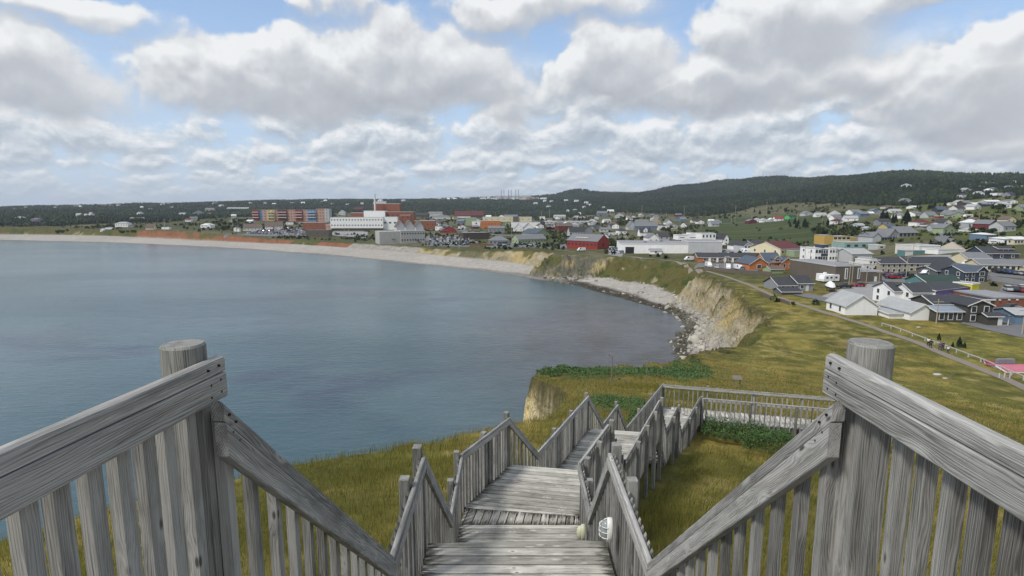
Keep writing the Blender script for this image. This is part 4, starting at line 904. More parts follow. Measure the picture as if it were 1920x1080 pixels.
H('warehouse', 'pale flat roofed warehouse block above the beige row', 'warehouse', 1722, 476, 8, [b(0,44,14,15,'flat',0,'offw','lgrey',f=(2,1))])
H('warehouse', 'low white flat roofed storage hall beside the gravel heaps', 'warehouse', 1759, 477, 12, [b(0,54,16,9,'flat',0,'white','lgrey')])
H('shipping_container', 'teal green container shed with a white left end', 'container', 1697, 480, 6, [b(0,40,5,10,'flat',0,'teal','lgrey',trim=False), b(0,14,4.6,9,'flat',0,'offw','lgrey',y0=-.3,trim=False)])
H('house', 'dark navy house with a dormer and white porch posts, beside the uphill road', 'house', 1846, 487, -3, [b(0,60,11,12,'gy',11,'navy','dark',f=(3,1)), b(30,56,6,7,'gy',4,'navy','dark',z0=13,y0=2,f=(1,1,2.0,1.0))])
H('row_house', 'long cream yellow bungalow row with grey roof and several gables, right edge', 'row house', 1838, 509, -10, [b(0,86,10,13,'gy',8,'cream','grey',f=(9,1,1.3,1.4)), b(62,84,5,12,'gx',7,'cream','grey',y0=-2,f=(1,1,1.8,1.3))])
H('house', 'cream house with a grey hip roof, left of the yellow bungalow row', 'house', 1814, 497, -6, [b(0,40,10,13,'gy',9,'cream','grey',f=(3,1,1.0,1.5))])
H('lodge', 'large grey hall with three white trimmed gables and a two storey wing', 'lodge', 1637, 454, 10, [b(0,36,14,9,'gy',9,'grey','grey',f=(6,1,1.6,1.8)), b(-4,14,12,10,'gx',7,'lgrey','grey',y0=-1), b(34,54,13,12,'gx',12,'grey','grey',f=(3,1,1.4,1.8)), b(50,92,14,17,'gy',11,'grey','grey',f=(5,2,1.8,1.9),y0=-1.5)])
r1, s, k = H('school_building', 'flat roofed mustard and yellow clad building below the green meadow', 'school', 1545, 458.5, 3, [b(0,17,12,17,'flat',0,'mustard','lgrey',trim=False), b(17,50,12,15,'flat',0,'cream','lgrey',f=(4,2,2.2,1.4),trim='mustard'), b(50,70,12,13,'flat',0,'mustard','lgrey',trim=False), b(70,108,12,11,'flat',0,'mustard','lgrey',f=(6,1,2.0,1.2),trim=False)])
H('commercial_building', 'pale seafoam green flat building in front of the mustard one', 'commercial building', 1583, 468, 6, [b(0,62,12,13,'flat',0,'sea','sea' if False else 'lgrey',f=(4,1,2.2,1.3),trim=False)])
H('house', 'small light grey flat annex right of the seafoam green building', 'annex', 1646, 468, 4, [b(0,14,8,8,'flat',0,'lgrey','lgrey',f=(1,1,2,.9))])
H('office_building', 'modern white and navy two storey block with a grey metal side', 'office building', 1527, 491, 6, [b(0,12,12,25,'flat',0,'white','lgrey',f=(2,2,1.2,1.5),s=(2,2)), b(12,27,12,24,'flat',0,'navy','lgrey',y0=.4,f=(3,2,1.0,1.4)), b(27,44,12,25,'flat',0,'white','lgrey',y0=-.5,f=(3,2,.9,1.2)), b(44,71,14,23,'flat',0,'lgrey','lgrey'), b(22,34,6,6,'flat',0,'navy','flat',z0=25,y0=3,trim=False)])
H('workshop', 'grey metal garage with one dark open bay and one white door', 'workshop', 1597, 493, 4, [b(0,39,13,17,'gy',8,'lgrey','lgrey'), b(2,15,.3,12,'flat',0,'black','flat',y0=-.1,trim=False), b(20,36,.3,12,'flat',0,'white','flat',y0=-.1,trim=False,f=(4,1,.9,.5))])
r1, s, k = H('church_hall', 'big blank brown brick hall with tall white slit windows', 'hall', 1565, 529, 8, [b(0,52,26,30,'flat',0,'brown','flat',trim='lgrey')])
for x_ in (22, 48):
    extra(r1, 'window', *bx(x_*k-.55, x_*k+.55, -.12, .02, 1.0, 26*s), M['trim']); extra(r1, 'window', *bx(x_*k-.2, x_*k+.2, -.16, -.10, 1.3, 25*s), M['glass'])
H('theatre', 'white stepped mission style facade with a dark doorway', 'theatre', 1618, 512, 3, [b(0,31,9,17,'flat',0,'offw','lgrey',f=(2,1,.7,1.6)), b(10,31,8.6,24,'flat',0,'offw','lgrey',f=(3,2,.7,1.4)), b(14,26,8.2,27,'flat',0,'offw','lgrey',y0=.2,trim=False)])
H('commercial_building', 'low dark brown flat building with a white door, right of the brown brick hall', 'commercial building', 1617, 529, 2, [b(0,37,12,20,'flat',0,'brown','flat',trim='lgrey',door=.66)])
H('house', 'long grey house with two dark grey roofs beside the gravel path', 'house', 1459, 546, 4, [b(0,37,9,11,'gy',12,'grey','dark',f=(2,1)), b(37,66,9,15,'gy',11,'grey','dark',y0=-.5,f=(2,1,1.0,1.0),door=.6)])
H('garage', 'low grey lean-to with a faded dark roof in front of the long grey house', 'shed', 1466, 553, 4, [b(0,37,5,6,'gy',5,'dgrey','dark',y0=0)])
H('motel_office', 'bright orange house with several slate blue gabled roofs and a grey porch', 'house', 1418, 506, 8, [b(-14,24,11,11,'gx',12,'orange','slate',f=(1,1,1.8,2.4)), b(24,58,10,14,'gy',15,'orange','slate',y0=2,f=(2,1)), b(50,74,10,13,'gx',9,'orange','slate',y0=0,f=(2,1,1.0,1.3)), b(38,52,4,8,'gx',5,'salmon','slate',z0=12,y0=1.2,f=(1,1,2,.8))])
r1, s, k = H('motel', 'long low orange brown motel wing with a dark roof and white doors', 'motel', 1308, 491.5, -3, [b(0,128,9,9,'gy',7,'wood','dark',f=(14,1,1.6,1.0)), b(0,10,9.3,9.2,'gy',7,'orange','dark',y0=-.15)])
for x_ in (22, 36, 50, 64, 78, 92, 106): extra(r1, 'door', *bx(x_*k-.5, x_*k+.5, -.35, -.02, -.3, 2.3), M['trim'])
H('shed', 'small green grey shed right of the orange house', 'shed', 1445, 513, 6, [b(0,25,6,8,'gy',5,'green','brown')])
H('hall', 'cream hall with a long maroon roof and a small gabled front', 'hall', 1463, 480, 28, [b(0,56,20,13,'gy',12,'cream','maroon',s=(3,1,1.0,1.5),f=(5,1,1.4,1.2))])
H('garage', 'low olive green flat garage below the maroon roofed hall', 'shed', 1489, 482, 3, [b(0,36,9,11,'flat',0,'green','grey',trim='lgrey')])
H('inn', 'grey gabled inn with a white porch and a dark blank side', 'inn', 1395, 474, 8, [b(0,18,12,14,'gx',6,'lgrey','dark',f=(3,2,1.0,1.3)), b(18,45,13,16,'gy',5,'dgrey','dark'), b(-9,18,2.2,7,'gy',1,'white','white',y0=-2.4,f=(6,1,1.0,1.2))])
H('house', 'small white gabled house left of the grey inn', 'house', 1376, 469, 5, [b(0,17,9,9,'gx',6,'white','dark',f=(2,1))])
r1, s, k = H('shop_building', 'white parapet shop over a red brown ground floor, with two blank sign boards', 'shop', 1265, 459, 2, [b(0,45,12,9,'flat',0,'dred','grey',f=(7,1,1.6,1.4),trim=False), b(6,23,11,10,'flat',0,'white','lgrey',z0=8), b(23,45,11,11,'flat',0,'white','lgrey',z0=8), b(30,41,10,5,'flat',0,'white','lgrey',z0=17,y0=.3,trim=False)])
for x_, w_ in ((9,9),(28,12)): extra(r1, 'sign_lettering', *bx(x_*k, (x_+w_)*k, -.09, -.02, 13*s, 14.2*s), wallm('dgrey'))
H('shop_building', 'white two storey shop with dark windows over a dark ground floor, gabled wing at right', 'shop', 1315, 460, 4, [b(0,27,12,22,'flat',0,'white','lgrey',f=(4,2,1.1,1.8)), b(0,27,1.2,8,'flat',0,'dbrown','dark',y0=-1.3,trim=False), b(27,50,12,12,'gy',9,'white','dark',f=(4,1),y0=.3), b(42,52,11,12,'gx',9,'white','dark',f=(1,2),y0=-.5)])
r1, s, k = H('warehouse', 'long white flat roofed warehouse with an open bay, above the grassy cliff', 'warehouse', 1163, 475, -7, [b(0,122,34,18,'flat',0,'white','flat'), b(122,181,26,23,'flat',0,'lgrey','flat',y0=-1.5), b(52,73,5,7,'gy',3,'white','flat',y0=-5.2,f=(1,1)), b(9,25,.3,12,'flat',0,'black','flat',y0=-.1,trim=False)])
for i, (x_, y_) in enumerate(((45, 8), (125, 12), (137, 9), (80, 20))): extra(r1, 'roof_vent', *bx(x_*k, x_*k+1.8, y_, y_+1.6, 18*s, 18*s+1.3), wallm('grey'))
H('inn', 'barn red building with a grey roof, dormers and white windows, end gable facing the sea', 'inn', 1120, 468, 47, [b(0,27,25,15,'gx',12,'red','grey',f=(1,1,1.6,2.2),s=(8,1,1.6,1.3)), b(4,13,10,6,'flat',0,'salmon','grey',z0=15,y0=9,s=(4,1,1.2,.9))])
H('house', 'white gabled house with an outside stair, behind the warehouse', 'house', 1215, 457, 5, [b(0,21,11,11,'gx',8,'white','grey',f=(2,1,1.0,1.2)), b(21,41,10,14,'gy',6,'lgrey','dark',f=(2,2))])
H('house', 'white house with a row of dormers and a dark roof, above the warehouse', 'house', 1200, 443, 3, [b(0,22,9,7,'gy',8,'white','dark'), b(7,14,4,7,'gx',4,'white','dark',z0=6,f=(1,1))])
H('house', 'pale green house with a long low grey roof', 'house', 972, 457, 28, [b(0,54,12,8,'gy',8,'green','grey',s=(2,1),f=(9,1,.9,.9))])
H('house', 'larger green gabled house with a broad blue grey roof', 'house', 1006, 447, 44, [b(0,25,20,9,'gx',8,'green','slate',f=(4,1,.9,1.0))])
H('restaurant', 'grey hip roofed restaurant with a blue awning front', 'restaurant', 917, 459, 4, [b(0,37,12,8,'hip',8,'grey','grey',f=(5,1,1.2,1.2)), b(18,32,2,6,'flat',0,'navy','flat',y0=-2,trim=False)])
H('shop_building', 'dark brown flat windowless block with one white door', 'shop', 869, 450, 20, [b(0,48,15,13,'flat',0,'dbrown','flat',door=.2,trim='brown')])
H('terrace_fence', 'reddish wooden fence round a terrace in front of the dark brown block', 'fence', 880, 463, 3, [b(0,46,5,5,'flat',0,'wood','wood' if False else 'brown',trim=False)])
H('house', 'small red gabled house beside the car park', 'house', 829, 437, 6, [b(0,26,9,6,'gx',7,'red','grey',f=(2,1)), b(-4,10,8,5,'gy',4,'red','grey')])
H('office_building', 'square brick block with a flat white rimmed roof, right of the hospital', 'office building', 777, 430, 4, [b(0,39,16,16,'flat',0,'brick','lgrey',f=(4,1,1.0,1.6))])
r1, s, k = H('hospital', 'white and brick hospital complex with stepped flat roofs', 'hospital', 620, 432, 2,
  [b(0,98,26,20,'flat',0,'white','lgrey',z0=4,f=(18,2,1.8,1.5)), b(2,96,25,6,'flat',0,'dbrown','flat',y0=.6,trim=False), b(24,54,18,32,'flat',0,'brick','lgrey',y0=40,f=(7,1,1.6,2.0)), b(53,94,18,36,'flat',0,'white','lgrey',y0=30),
   b(94,148,20,34,'flat',0,'brick','lgrey',y0=36,f=(6,2,1.6,2.0)), b(62,116,20,50,'flat',0,'brick','white',y0=60,trim='white'), b(96,124,14,25,'flat',0,'white','lgrey',y0=4,f=(3,1,3.2,2.0)), b(127,146,10,28,'flat',0,'brick','lgrey',y0=14,r=(2,3,2,2),f=(2,3,1.6,2))])
V, Fc = lathe([(1.4,0),(1.3,62*s),(1.1,64*s)], 14); V = [(x+69*k, y+52, z+4) for x, y, z in V]; extra(r1, 'chimney', V, Fc, wallm('offw'))
r1, s, k = H('town_hall', 'pale concrete block with three small gabled roofs behind its parapet', 'town hall', 752, 457, 24, [b(0,42,26,24,'flat',0,'conc','lgrey',f=(9,2,1.1,1.4)), b(-2,13,10,8,'gx',12,'lgrey','brown',z0=23,y0=12,trim=True), b(12,28,10,8,'gx',12,'lgrey','brown',z0=23,y0=8), b(28,42,10,8,'gx',11,'lgrey','brown',z0=23,y0=4)])
L_ = 26; 
extra(r1, 'wall', *bx(-30*k*0-19, 0, 2, 22, -2, 23*s), wallm('conc')); extra(r1, 'balcony', *bx(-8, -5, 1.6, 2.0, 4, 4.5), wallm('dgrey')); extra(r1, 'outside_stair', *slab([(24*k,-1.2,4.6),(36*k,-1.2,.3),(36*k,-.1,.3),(24*k,-.1,4.6)], .3), wallm('dgrey'))
H('workshop', 'low brown building with a grey roof at the left of the white hospital front', 'workshop', 574, 444, 3, [b(0,42,14,12,'flat',0,'brown','grey',f=(3,1,1.2,.6),trim='dgrey')])
H('office_building', 'brick flat roofed block behind the low brown workshop', 'office building', 568, 431, 4, [b(0,42,14,14,'flat',0,'brick','lgrey',f=(4,1)), b(42,55,12,10,'flat',0,'salmon','lgrey',f=(3,1))])
secs = [(0,13,'red',1),(13,19,'sky',0),(19,28,'salmon',0),(28,42,'yellow',1),(42,47,'salmon',0),(47,65,'dred',1),(65,80,'salmon',0),(80,94,'red',1),(94,102,'salmon',0),(102,119,'sky',1),(119,134,'salmon',0),(134,143,'lgrey',0)]
r1, s, k = H('apartment_block', 'long four storey apartment block painted red, blue, yellow and salmon by sections', 'apartment block', 474, 413.5, 1, [b(x0,x1,16,20 if x0 < 110 else 22,'flat',0,c,'lgrey',f=(max(1,int((x1-x0)/5)),4,1.8,1.6),y0=(-1.0 if bal else 0),trim=False) for x0, x1, c, bal in secs])
for x0, x1, c, bal in secs:
    if bal:
        for q in range(1, 4): extra(r1, 'balcony', *bx((x0+1)*k, (x1-1)*k, -3, -1.1, q*5*s, q*5*s+1.1), wallm('offw'))
H('house', 'white gabled brown roofed house at the left of the big car park', 'house', 456, 433, 14, [b(0,30,11,6,'gy',7,'offw','brown',f=(5,1),s=(1,1))])
H('house', 'second white gabled house with a brown roof, above the middle of the big car park', 'house', 497, 431, 14, [b(0,29,11,7,'gy',8,'offw','brown',f=(5,1),s=(1,1)), b(4,14,5,6,'gy',2,'white','brown',y0=-3)])
H('shed', 'small pair of white sheds on the grass at the left of the car park', 'shed', 438, 434, 0, [b(0,5,4,6,'gx',2,'white','lgrey'), b(6,11,4,5,'gx',2,'white','lgrey')])
H('house', 'white bungalow with an arched carport above the red cliff', 'house', 376, 427, 2, [b(0,21,9,5,'hip',3,'white','white',f=(3,1)), b(17,21,3,7,'flat',0,'white','white',y0=-4,trim=False)])
H('house', 'two storey white hip roofed house at the left shore', 'house', 216, 426, 3, [b(0,23,10,7,'hip',3,'white','lgrey',f=(5,1,1.0,1.2)), b(26,34,7,3,'hip',2,'grey','brown')])
H('house', 'low white and dark cottage on the dune left of the red cliff', 'house', 188, 435, 4, [b(0,8,7,5,'gx',2,'white','lgrey',f=(2,1)), b(8,20,7,5,'gy',3,'dgrey','lgrey')])
H('house', 'cream barn with a steep brown roof above the red cliff', 'barn', 273, 431, 10, [b(0,14,8,4,'gy',7,'cream','brown')])
H('house', 'purple house at the edge of the woods far left', 'house', 57, 417, 4, [b(0,14,9,6,'hip',2,'lilac','grey',f=(3,1))])
H('house', 'grey white house left of the purple house', 'house', 28, 412, 3, [b(0,14,9,4,'hip',2,'lgrey','lgrey',f=(3,1))])
H('house', 'modern white house with a dark middle and a stepped tower, in the far left woods', 'house', 142, 408, 6, [b(0,8,8,5,'gy',3,'white','lgrey'), b(8,14,8,4,'gy',3,'dgrey','dark'), b(15,28,9,7,'flat',0,'white','lgrey',f=(3,1)), b(24,28,5,3,'flat',0,'white','lgrey',z0=7,trim=False)])
H('shed', 'pair of white trailers with a mast, above the red cliff', 'trailer', 303, 430, 0, [b(0,14,5,4,'flat',0,'white','white',trim=False)])
H('hall', 'wide maroon roofed hall behind the street, below the dark woods', 'hall', 852, 408, 4, [b(0,54,18,4,'gy',8,'dbrown','maroon',f=(8,1,2,1.2)), b(0,30,6,2,'flat',0,'white','white',y0=-6,trim=False)])
H('warehouse', 'long cream flat roofed supermarket in front of the dark woods', 'supermarket', 905, 416, 2, [b(0,92,25,9,'flat',0,'cream','lgrey',f=(8,1,2.5,1.0)), b(40,66,18,11,'gy',2,'lgrey','grey',y0=6), b(57,67,4,10,'flat',0,'brown','flat',y0=-2,trim=False)])
H('office_building', 'narrow pale green flat block left of the orange brick building', 'office building', 873, 423, 3, [b(0,20,12,15,'flat',0,'green','lgrey',trim=False)])
H('office_building', 'orange brick two storey block with a flat roof', 'office building', 902, 428, 5, [b(0,36,15,14,'flat',0,'orange','lgrey',f=(6,1,1.2,1.0))])
r1, s, k = H('shop_building', 'white shop front with a round dark emblem on its wall', 'shop', 885, 424, 3, [b(0,15,8,9,'flat',0,'white','lgrey')])
V, Fc = lathe([(1.3,0),(1.3,.12)], 16); V = [(x+8*k, -z-.02, y+5*s) for x, y, z in V]; extra(r1, 'emblem', V, Fc, wallm('navy'))
H('warehouse', 'long white metal clad store with a grey roof, centre of town', 'warehouse', 960, 427, 3, [b(0,60,20,10,'flat',0,'white','lgrey'), b(53,62,8,11,'flat',0,'navy','dark',y0=-1.5,trim=False)])
H('warehouse', 'very long white roofed supply store right of the white metal clad store', 'warehouse', 1022, 421, 2, [b(0,82,22,6,'flat',0,'lgrey','white',f=(10,1,2.4,1.2))])
H('house', 'dark red two storey house left of the grey veranda house', 'house', 1043, 434, 4, [b(0,31,11,10,'gy',5,'dred','brown',f=(5,2,1,1))])
H('house', 'low grey house with a green lean-to, beside the orange brick block', 'house', 916, 436, 5, [b(0,30,10,8,'gy',4,'grey','grey',f=(4,1))])
H('house', 'double gabled white house in the centre of town', 'house', 964, 434, 6, [b(0,17,10,5,'gx',10,'white','lgrey',f=(2,1)), b(17,38,10,5,'gx',10,'white','grey',f=(2,1),y0=1)])
H('house', 'grey house with a white columned veranda and dark roof, behind the red inn', 'house', 1068, 443, 10, [b(0,30,9,9,'gy',8,'lgrey','dark',f=(6,1,1.6,1.6)), b(28,44,12,12,'gx',7,'grey','dark',y0=0)])
H('garage', 'broad grey metal roofed garage behind the red inn', 'garage', 1092, 452, 14, [b(0,52,12,5,'gy',5,'lgrey','lgrey')])
T2 = [  # second rank: label, u, v, width px, depth m, height, roof kind, rise, wall, roof
 ('blue gabled house with a wide grey roof above the dormer house',1191,431,42,12,7,'gy',8,'blue','grey'),
 ('light grey gabled house left of the blue house',1178,431,15,12,6,'gx',10,'lgrey','grey'),
 ('tan hip roofed bungalow behind the utility pole',1143,426,17,9,6,'hip',4,'salmon','brown'),
 ('pale green roofed house near the woods',1103,420,17,10,4,'hip',5,'lgrey','sea' if False else 'lgrey'),
 ('steep cream roofed cottage below the woods',1223,420,17,10,3,'hip',9,'cream','tan'),
 ('bright white gabled cottage right of the cream roofed one',1248,421,12,9,4,'gx',5,'white','grey'),
 ('tiny white shed at the meadow corner',1278,426,9,6,3,'gx',4,'white','white'),
 ('light grey pitched house at the left end of the meadow road',1334,425,15,10,5,'gy',6,'lgrey','grey'),
 ('white hip roofed house behind the light grey pitched house',1341,420,12,10,5,'hip',4,'lgrey','grey'),
 ('small blue white gable at the edge of the woods',1268,414,9,8,5,'gx',4,'blue','dark'),
 ('white garage with a dark roof in the middle gardens',1161,439,15,9,6,'hip',5,'white','dark'),
 ('grey blue bungalow up in the trees',1120,404,19,10,4,'gy',4,'blue','grey'),
 ('bright white roofed house in the trees',1140,398,12,9,2,'gy',3,'white','white'),
 ('grey gabled villa in the trees',1153,409,17,10,5,'gx',5,'lgrey','grey'),
 ('long grey bungalow behind the garage rows',1125,435,20,10,5,'gy',3,'lgrey','grey'),
 ('low white flat roofed shop near the garages',1142,441,18,9,4,'flat',0,'white','lgrey'),
 ('pale house with a grey roof right of the dormer house',1236,432,16,9,3,'gy',5,'offw','lgrey'),
 ('olive cottage on the meadow edge',1257,433,14,9,3,'hip',3,'green','tan'),
 ('low grey long house behind the blue house',1193,418,22,9,3,'gy',3,'lgrey','grey'),
 ('first white cottage of the meadow row',1417,416,9,8,4,'gx',3,'white','lgrey'),
 ('second white cottage of the meadow row',1430,417,10,8,4,'gx',3,'white','lgrey'),
 ('third cottage of the meadow row, pale grey',1443,416,9,8,4,'gx',3,'lgrey','white'),
 ('pink roofed cottage at the right of the meadow row',1453,415,16,8,5,'gy',4,'white','red'),
 ('house with a bright green roof beside the dark pines',1480,411,16,9,5,'gy',3,'bgreen','green'),
 ('grey white villa on the slope above the pines',1509,405,17,10,5,'gx',4,'lgrey','grey'),
 ('long white bungalow right of the grey white villa',1530,407,19,10,4,'gy',4,'white','lgrey'),
 ('white tower roofed house on the slope',1563,407,17,10,5,'hip',7,'white','lgrey'),
 ('white two storey house with a grey roof, upper slope centre',1598,402,22,10,5,'gy',4,'white','grey'),
 ('bright white wide house right of the two storey house',1613,404,27,9,4,'gy',3,'white','white'),
 ('small brown white cottage high on the slope',1659,391,22,9,3,'hip',3,'offw','brown'),
 ('grey low house beside the tree belt',1650,402,20,9,3,'gy',3,'grey','grey'),
 ('white pair of roofs above the tree belt',1671,399,20,9,3,'gy',4,'white','lgrey'),
 ('white cottage alone on the upper slope',1711,391,13,9,3,'gy',2,'white','white'),
 ('grey gabled cottage left of the yellow house',1609,429,17,9,6,'gy',4,'lgrey','lgrey'),
 ('bright yellow house with a blue roof',1663,432,18,9,7,'gy',5,'yellow','slate'),
 ('white little garage left of the yellow house',1625,432,8,6,4,'gx',3,'offw','lgrey'),
 ('grey house with a steep roof beside the red shed',1740,409,20,9,5,'gy',7,'lgrey','grey'),
 ('small red shed on the upper slope',1760,409,12,5,4,'flat',0,'red','red'),
 ('grey gabled house left of the white trailer',1779,407,16,10,6,'gx',7,'lgrey','grey'),
 ('wide grey roofed annex behind the grey gabled house',1792,404,20,10,4,'gy',6,'lgrey','grey'),
 ('navy house behind the steep roofed grey house',1758,398,17,9,5,'gy',6,'navy','slate'),
 ('bright orange gabled cottage beside the uphill road',1824,418,16,8,4,'gx',6,'orange','brown'),
 ('brown low deck house under the orange cottage',1821,420,26,5,3,'flat',0,'dred','brown'),
 ('white flat house half hidden by bushes',1819,434,20,8,3,'hip',4,'white','lgrey'),
 ('dark low bungalow behind the lodge',1735,430,17,8,3,'gy',2,'grey','dark'),
 ('white and grey house on the green ridge',1797,384,15,9,5,'gx',4,'white','lgrey'),
 ('brown fronted house on the green ridge',1807,385,15,9,5,'gy',4,'dbrown','grey'),
 ('pale blue long house on the green ridge',1826,388,16,9,5,'gy',3,'blue','white'),
 ('blue house right of the pale blue one',1842,388,14,9,5,'gy',3,'navy','grey'),
 ('long white barn on the green ridge',1850,384,32,10,6,'gy',3,'lgrey','white'),
 ('white farmhouse at the right end of the ridge',1890,382,18,9,5,'gx',3,'white','grey'),
 ('small white sheds at the left end of the ridge',1782,385,13,6,3,'gy',2,'white','lgrey'),
 ('long white roofed barn high on the right slope',1869,367,30,9,5,'flat',0,'white','white'),
 ('light blue clad bungalow beside the road bend',1848,450,22,9,10,'hip',3,'blue','white'),
 ('white house with a porch at the right edge',1881,459,22,9,11,'hip',3,'white','white'),
 ('cream long bungalow at the right edge',1901,459,30,9,10,'gy',4,'cream','white'),
 ('white house on the wooded hilltop flank',1698,351,11,12,4,'hip',3,'white','lgrey'),
 ('grey villa at the foot of the wooded hill',1694,381,17,10,5,'gx',4,'lgrey','grey'),
 ('small white villa high on the right hill',1862,357,14,10,4,'hip',2,'lgrey','grey'),
 ('cottage with grey roof high on the right hill',1890,355,13,10,4,'gx',3,'lgrey','grey'),
 ('pale cottage above the terrace on the right hill',1836,353,10,9,3,'hip',2,'offw','lgrey'),
 ('tiny house with a pale roof on the right hill skyline',1846,346,7,9,3,'gx',2,'lgrey','lgrey'),
 ('second tiny house near the right hill skyline',1860,347,8,9,3,'gx',2,'offw','grey'),
 ('grey cottage below the right hill skyline',1820,349,10,9,2,'hip',2,'grey','grey'),
 ('white house in the woods behind the hospital',700,384,24,14,4,'gy',2,'lgrey','lgrey'),
 ('upper white wing of the house in the woods behind the hospital',708,379,9,10,4,'gx',2,'white','lgrey'),
 ('dark red roof in the trees left of the chimney',664,395,16,12,3,'gy',3,'dred','maroon'),
 ('grey white house by the apartment block end',635,403,12,10,5,'gx',4,'lgrey','lgrey'),
 ('white mansard house in front of the apartment block',583,414,13,9,5,'hip',5,'white','lgrey'),
 ('pale low building in front of the salmon section',536,421,12,9,4,'flat',0,'white','lgrey'),
 ('small pale store between the big car park and the apartments',560,420,16,9,3,'flat',0,'sea','lgrey'),
 ('low white building left of the small red house',816,432,12,8,7,'flat',0,'white','lgrey'),
 ('pale grey long building behind the square brick block',803,405,26,12,5,'gy',3,'lgrey','grey'),
 ('dark roofed long store above the square brick block',765,407,38,12,4,'gy',4,'dbrown','dark'),
 ('low pale office left of the maroon roofed hall',810,411,34,12,4,'hip',3,'offw','grey'),
 ('white lit office block on the wood edge',1012,412,10,8,6,'flat',0,'white','white'),
 ('long grey roof at the edge of the pine woods',1039,410,22,10,4,'gy',3,'lgrey','lgrey'),
 ('white barn at the left edge of the pine woods',335,405,12,10,4,'gy',2,'lgrey','lgrey'),
 ('grey house cluster in the left woods',361,404,16,12,5,'gx',4,'grey','grey'),
 ('pale house in the left woods below the ridge',256,404,8,10,4,'gx',3,'white','lgrey'),
 ('long pale roof in the left woods',243,412,22,10,2,'gy',2,'lgrey','lgrey'),
 ('long building roofs at the middle of the left woods',425,394,40,14,3,'gy',2,'brown','lgrey'),
 ('pale bungalow left of the long building roofs',384,396,16,12,3,'gy',3,'salmon','grey'),
]
for (lb, u, v, w, L, h, rt, rs, wc, rc) in T2:
    nf = max(1, int(w/6)); cat = 'shed' if 'shed' in lb else 'barn' if 'barn' in lb else 'cottage' if 'cottage' in lb else 'house'
    nm = {'shed':'shed','barn':'barn','cottage':'cottage'}.get(cat, 'house')
    H(nm, lb, cat, u, v, random.Random(u).uniform(-8, 14), [b(0,w,L,h,rt,rs,wc,rc,f=(nf,1,1.0,1.1))])
# far specks: one small mesh each, walls and roof
def speck(name, label, cat, group, u, v, w, h, wall, roof, yaw=0, flat=False):
    C = place(u, v); s = project(C)[2]/F_; W_, H_ = w*s, h*s; L = W_*.7
    if flat: V, Fc = bx(0,W_,0,L,-3,H_); nf = 0
    else:
        V = [(0,0,-3),(W_,0,-3),(W_,L,-3),(0,L,-3),(0,0,H_*.55),(W_,0,H_*.55),(W_,L,H_*.55),(0,L,H_*.55),(0,L/2,H_),(W_,L/2,H_)]
        Fc = [(0,1,5,4),(2,3,7,6),(0,4,8,7,3),(1,2,6,9,5),(4,5,9,8),(6,7,8,9)]; nf = 2
    o = np_mesh(name, V, Fc, [wallm(wall), roofm(roof)], loc=C); o.rotation_euler = (0,0,R(yaw))
    for i in range(len(Fc)-nf, len(Fc)): o.data.polygons[i].material_index = 1
    FOOT.append((C.x, C.y, 0, W_, L, C.x+W_/2, C.y+L/2, W_)); return tag(o, label, cat, group)
rs_ = random.Random(4)
for (u, v) in ((20,393),(45,391),(98,391),(136,388),(146,389),(188,387),(202,387),(215,387),(262,391),(278,394),(300,386),(306,384),(318,391),(398,383),(410,387),(466,383),(494,383),(510,384),(544,383),(564,383),(600,380),(606,379),(620,384),(648,385),(676,383),(752,378),(782,375),(790,375)):
    speck('house', 'tiny pale house among the trees of the long far ridge', 'house', 'scattered houses in the far left woods', u, v, rs_.uniform(5,10), rs_.uniform(3,4.5), rs_.choice(['white','lgrey','offw']), rs_.choice(['lgrey','grey','white']), rs_.uniform(-15,15))
for i in range(34):
    u = 800+i*6.6+rs_.uniform(-2,2); speck('house', 'pale far off building along the skyline left and right of the six stacks', 'building', 'pale buildings crowding the far skyline', u, 374.5+rs_.uniform(-1.5,1.8)-(u-800)*.006, rs_.uniform(5,10), rs_.uniform(2.5,5), rs_.choice(['white','offw','lgrey','salmon','white']), rs_.choice(['white','lgrey','grey']), 0, rs_.random() < .4)
for (u, v) in ((1018,379),(1032,379),(1058,378),(1078,379),(1095,382),(1024,389),(1100,386),(1092,391),(1000,384),(1130,392),(1062,398),(1084,402),(1075,396)):
    speck('house', 'tiny pale house in the woods right of the six stacks', 'house', 'scattered houses in the central woods', u, v, rs_.uniform(5,9), rs_.uniform(3,5), rs_.choice(['white','lgrey','offw']), 'lgrey', rs_.uniform(-15,15))
speck('power_station', 'long pale power station hall under six tall stacks', 'power station', None, 930, 374, 64, 7, 'lgrey', 'lgrey', 0, True)
for u in (940,945,953.5,958.5,967,972): 
    C = place(u, 374); s = project(C)[2]/F_; V, Fc = lathe([(1.6,-3),(1.3,18*s)], 10)
    tag(np_mesh('chimney_stack', V, Fc, wallm('grey'), loc=C+Vector((0,-8,0))), 'tall thin grey stack of the power station on the skyline', 'chimney', 'six stacks of the power station')

